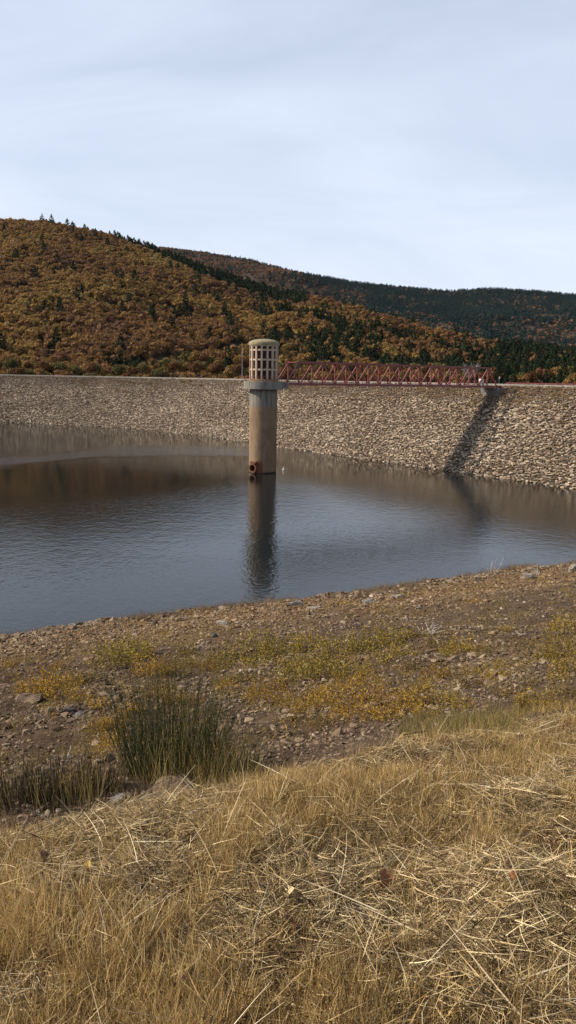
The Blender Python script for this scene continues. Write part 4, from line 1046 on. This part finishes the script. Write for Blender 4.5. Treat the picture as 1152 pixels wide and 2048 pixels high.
pts = [cast(px + random.uniform(-6, 6), py + random.uniform(-4, 4)) for px in range(800, 1040, 6) for py in range(1440, 1474, 8) if random.random() < .6]
P = np.array(pts); n = len(P)
scatter('green_grass', gg, P, tiltrot(n, .08), np.repeat(rng.uniform(.5, 1.1, n)[:, None], 3, 1), label='patch of yellow green grass beyond the lichen covered rock', cat='grass')

# ---- dry grass of the foreground mound
STRAW = [(0, (.035, .022, .013)), (.22, (.11, .070, .036)), (.45, (.29, .198, .090)), (.7, (.56, .41, .20)), (1, (.82, .67, .40))]
M_GOLD = mat_mass('golden_grass', [(0, (.06, .036, .015)), (.3, (.24, .152, .055)), (.6, (.50, .345, .135)), (1, (.82, .62, .30))], .7, .35, .25, .8, transl=.25)
M_PALE = mat_mass('matted_straw', STRAW, .95, .35, .25, .6, transl=.1)
M_STALK = mat_mass('pale_stalk', [(0, (.34, .25, .13)), (1, (.78, .68, .48))], .9, .3, .1, .6, transl=.15)
M_DBR = mat_mass('dead_herb', [(0, (.045, .022, .014)), (.6, (.12, .06, .035)), (1, (.25, .14, .075))], .7, .4, .1, .6, transl=.1)
gold = [tuft(f'gold_tuft_{k}', M_GOLD, 400 + k, 32, .18, .06, .0032, .22) for k in range(8)]
mat_ = [tuft(f'straw_mat_{k}', M_PALE, 420 + k, 36, .14, .12, .0033, .95, .9) for k in range(8)]
stalk = [tuft(f'stalk_{k}', M_STALK, 440 + k, 3, .36, .03, .0036, .65, .35, 5) for k in range(8)]
lay = [tuft(f'laid_stalk_{k}', M_STALK, 460 + k, 4, .40, .08, .0042, 1.0, .95, 4) for k in range(8)]
herb = [weed_mesh(f'dead_herb_{k}', M_DBR, 480 + k, 14, .13, .10, 26, .014, .003, 3) for k in range(6)]
def mound(n, smax=5.4, smin=-1.5, pw=1.1):
    n = int(n * 1.45); N4 = n * 14
    y = rng.uniform(-1.5, 14, N4); hw_ = np.maximum(y, .5) * .5 + 1.2; x = rng.uniform(-1, 1, N4) * (np.maximum(y, .5) * .5 + 8); s = -.447 * x + .894 * y
    edge = smax + (fbm(x * .7, y * .7, 60) - .5) * 1.4 + np.clip(x, -3, 4) * .12
    k = (s < edge) & (s > smin) & (rng.random(N4) < np.where(np.abs(x) < hw_, 1, .38) * np.clip((2.2 / np.maximum(np.hypot(np.maximum(np.abs(x) - 4 * (np.abs(x) > hw_), 0), y), 1.3)) ** pw, .05, 1)); return x[k][:n], y[k][:n]
def lay_grass(name, protos, n, smin, smax, kfun, label, tilt=.1, smx=6.0, z0=0.0, pw=1.1):
    x, y = mound(n, smx, pw=pw); k = kfun(x, y); x, y = x[k], y[k]; m = len(x)
    eps = .05; gxn = (terr(x + eps, y) - terr(x - eps, y)) / (2 * eps); gyn = (terr(x, y + eps) - terr(x, y - eps)) / (2 * eps)
    sc_ = rng.uniform(smin, smax, m)
    a = rng.uniform(0, 6.28, m)
    rot = np.stack([np.arctan(gyn) * (tilt > .15) + rng.normal(0, tilt * .6, m), -np.arctan(gxn) * (tilt > .15) + rng.normal(0, tilt * .6, m), a * (1 if tilt < .15 else 1)], -1)
    if tilt > .15:   # lying straw follows the slope: tilt about world axes after the spin
        be = np.arctan(np.hypot(gxn, gyn)); al = np.arctan2(gyn, gxn) - math.pi / 2 + math.pi
        rot = euler_zxz(al, -be + rng.normal(0, .08, m), a)
    scatter(name, protos, np.stack([x, y, terr(x, y) + z0], -1), rot, np.stack([sc_, sc_, sc_ * rng.uniform(.75, 1.2, m)], -1), label=label, cat='grass')
dpatch = lambda x, y: fbm(x * 1.3 + 9, y * 1.3, 63, 3)
gpatch = lambda x, y: fbm(x * 1.5 + 3, y * 1.1, 61, 3)
lay_grass('matted_grass', mat_, 34000, .55, 1.25, lambda x, y: rng.random(len(x)) < np.clip(1.3 - (gpatch(x, y) - .47) * 7, .45, 1) * np.clip((dpatch(x, y) - .36) * 8, .12, 1), 'matted pale straw lying over the foreground mound', .3, 5.3, .0)
lay_grass('golden_grass', gold, 30000, .45, 1.15, lambda x, y: rng.random(len(x)) < np.clip((gpatch(x, y) - .45) * 5, .14, .85), 'upright golden dry grass tufts over the foreground mound', .12, 5.0)
lay_grass('dry_stalks', stalk, 1500, .4, 1.0, lambda x, y: rng.random(len(x)) < .55, 'long pale bent stalks rising out of the dry grass', .2, 4.8)
lay_grass('fallen_stalks', lay, 2600, .4, 1.15, lambda x, y: rng.random(len(x)) < np.clip((.60 - gpatch(x, y)) * 6, .2, 1), 'long bleached stalks lying flat across the dry grass', .3, 5.0, .03)
lay_grass('dead_herbs', herb, 6000, .4, 1.2, lambda x, y: (fbm(x * 1.6, y * 1.6, 66) > .56) | (dpatch(x, y) < .43), 'dark brown dead herbs among the dry grass', .12, 5.0)
# sparse dry grass thinning out past the mound edge
x, y = shore_pts(5000, 4.8, 10.5, pw=0); k = rng.random(len(x)) < np.clip(1.0 - (-.447 * x + .894 * y - 4.8) / (1.2 + np.clip(x, 0, 4) * 1.0), 0, 1); x, y = x[k], y[k]; n = len(x)
scatter('sparse_grass', gold, np.stack([x, y, terr(x, y)], -1), tiltrot(n, .1), np.repeat(rng.uniform(.5, 1.2, n)[:, None], 3, 1), label='sparse dry grass thinning out beyond the mound edge', cat='grass')

# ---- fallen leaves
M_LEAF = mat_surf('brown_leaf', (.20, .075, .030), (.36, .16, .07), 30, .7, .2, .002)
M_LEAFD = mat_surf('dark_leaf', (.09, .025, .018), (.16, .05, .03), 30, .7, .2, .002)
M_LEAFP = mat_surf('pale_leaf', (.45, .32, .16), (.62, .47, .28), 30, .7, .2, .002)
M_LEAFY = mat_surf('yellow_leaf', (.34, .21, .05), (.50, .33, .09), 30, .7, .2, .002)
def leaf(px, py, w, mat, label, seed, tilt=.5):
    r = random.Random(seed); p = cast(px, py); k = w / FPX * np.linalg.norm(p - CAM)
    m_ = MB(); n = 9; V = []
    lob = [0, .30, .22, .46, .34, .52, .36, .24, 0]
    for i in range(n):
        t = i / (n - 1); yy = t - .5; ww = lob[i] * r.uniform(.8, 1.15); cz = .22 * math.sin(t * 3.1) + r.uniform(-.03, .03)
        V += [(-ww, yy, cz + ww * .45), (0, yy, cz), (ww, yy, cz + ww * .35)]
    F = []
    for i in range(n - 1): a = 3 * i; F += [(a, a + 1, a + 4, a + 3), (a + 1, a + 2, a + 5, a + 4)]
    e = empty('fallen_leaf', (p[0], p[1], p[2] + .09)); e.scale = (k, k, k); e.rotation_euler = (tilt, r.uniform(-.5, .5), r.uniform(0, 6.28)); tag(e, label, 'leaf')
    m_.add(V, F).build('blade', mat, e)
    MB().tube([(0, -.48, 0), (.03, -.7, -.02), (.08, -.9, .03)], .018, 5).build('stalk', M_LEAFD, e)
leaf(765, 1800, 32, M_LEAF, 'curled orange brown leaf in the straw right of the centre', 1, .9)
leaf(1012, 1786, 30, M_LEAF, 'small orange brown leaf in the straw near the right edge', 2, 1.1)
leaf(585, 1836, 26, M_LEAFP, 'pale tan leaf standing upright in the golden grass', 3, 1.3)
leaf(84, 1752, 22, M_LEAFD, 'reddish brown leaf above the sunken grey brown stone', 4, .9)
leaf(181, 1766, 17, M_LEAFY, 'bright yellow leaf standing in the grass at the left', 5, 1.3)
leaf(574, 1896, 32, M_LEAFD, 'dark red curled leaf in the straw low in the middle', 6, 1.0)
leaf(33, 1830, 22, M_LEAFD, 'rusty leaf in the grass below the sunken stone', 7, .8)
leaf(148, 1651, 14, M_LEAFP, 'small whitish leaf on the matted grass at the upper left', 8, .8)
# ---- bleached driftwood on the slope
M_DRIFT = mat_surf('bleached_wood', (.42, .38, .33), (.60, .56, .50), 8, .85, .3, .01)
def brush(px, py, w, n, label, seed, flat=.35):
    r = random.Random(seed); p = cast(px, py); k = w / FPX * np.linalg.norm(p - CAM); m_ = MB()
    for i in range(n):
        a = r.uniform(0, 6.28); L = k * r.uniform(.3, .6); x0, y0 = r.uniform(-.2, .2) * k, r.uniform(-.2, .2) * k; z = .03; P_ = [(x0, y0, z)]
        for q in range(3): a += r.uniform(-.4, .4); x0 += math.cos(a) * L / 3; y0 += math.sin(a) * L / 3; z += r.uniform(.1, flat) * L / 3 * 1.4; P_.append((x0, y0, z))
        rr = .012 * max(k, .6); m_.tube(P_, [rr * 1.3, rr, rr * .7, rr * .4], 5)
    o = m_.build('driftwood', M_DRIFT, None, loc=p); tag(o, label, 'driftwood')
brush(852, 1268, 56, 16, 'tangle of bleached twigs lying between shrubs on the slope', 1, .6)
brush(1040, 1272, 30, 6, 'few pale sticks on the gravel at the right', 2)
brush(985, 1150, 34, 12, 'pale branching twigs standing on the shore crest against the water', 3, 2.6)
brush(1078, 1150, 30, 8, 'bleached twigs leaning over the whitish boulder on the shore', 4, 1.2)
brush(478, 1405, 24, 4, 'short curved white stick on the gravel right of the rushes', 5)
brush(130, 1520, 60, 5, 'thin grey sticks lying on the gravel left of the rushes', 6)

# ---- the air
hb_ = MB(); hb_.box((0, 1150, 140), (9000, 2700, 316))
hm = bpy.data.materials.new('haze'); hm.use_nodes = True; hn = hm.node_tree; hn.nodes.clear()
ho = hn.nodes.new('ShaderNodeOutputMaterial'); pv = hn.nodes.new('ShaderNodeVolumePrincipled')
pv.inputs['Color'].default_value = (.86, .91, 1, 1); pv.inputs['Density'].default_value = .000012; pv.inputs['Anisotropy'].default_value = .3
hn.links.new(pv.outputs[0], ho.inputs['Volume'])
tag(hb_.build('haze', hm), kind='stuff')
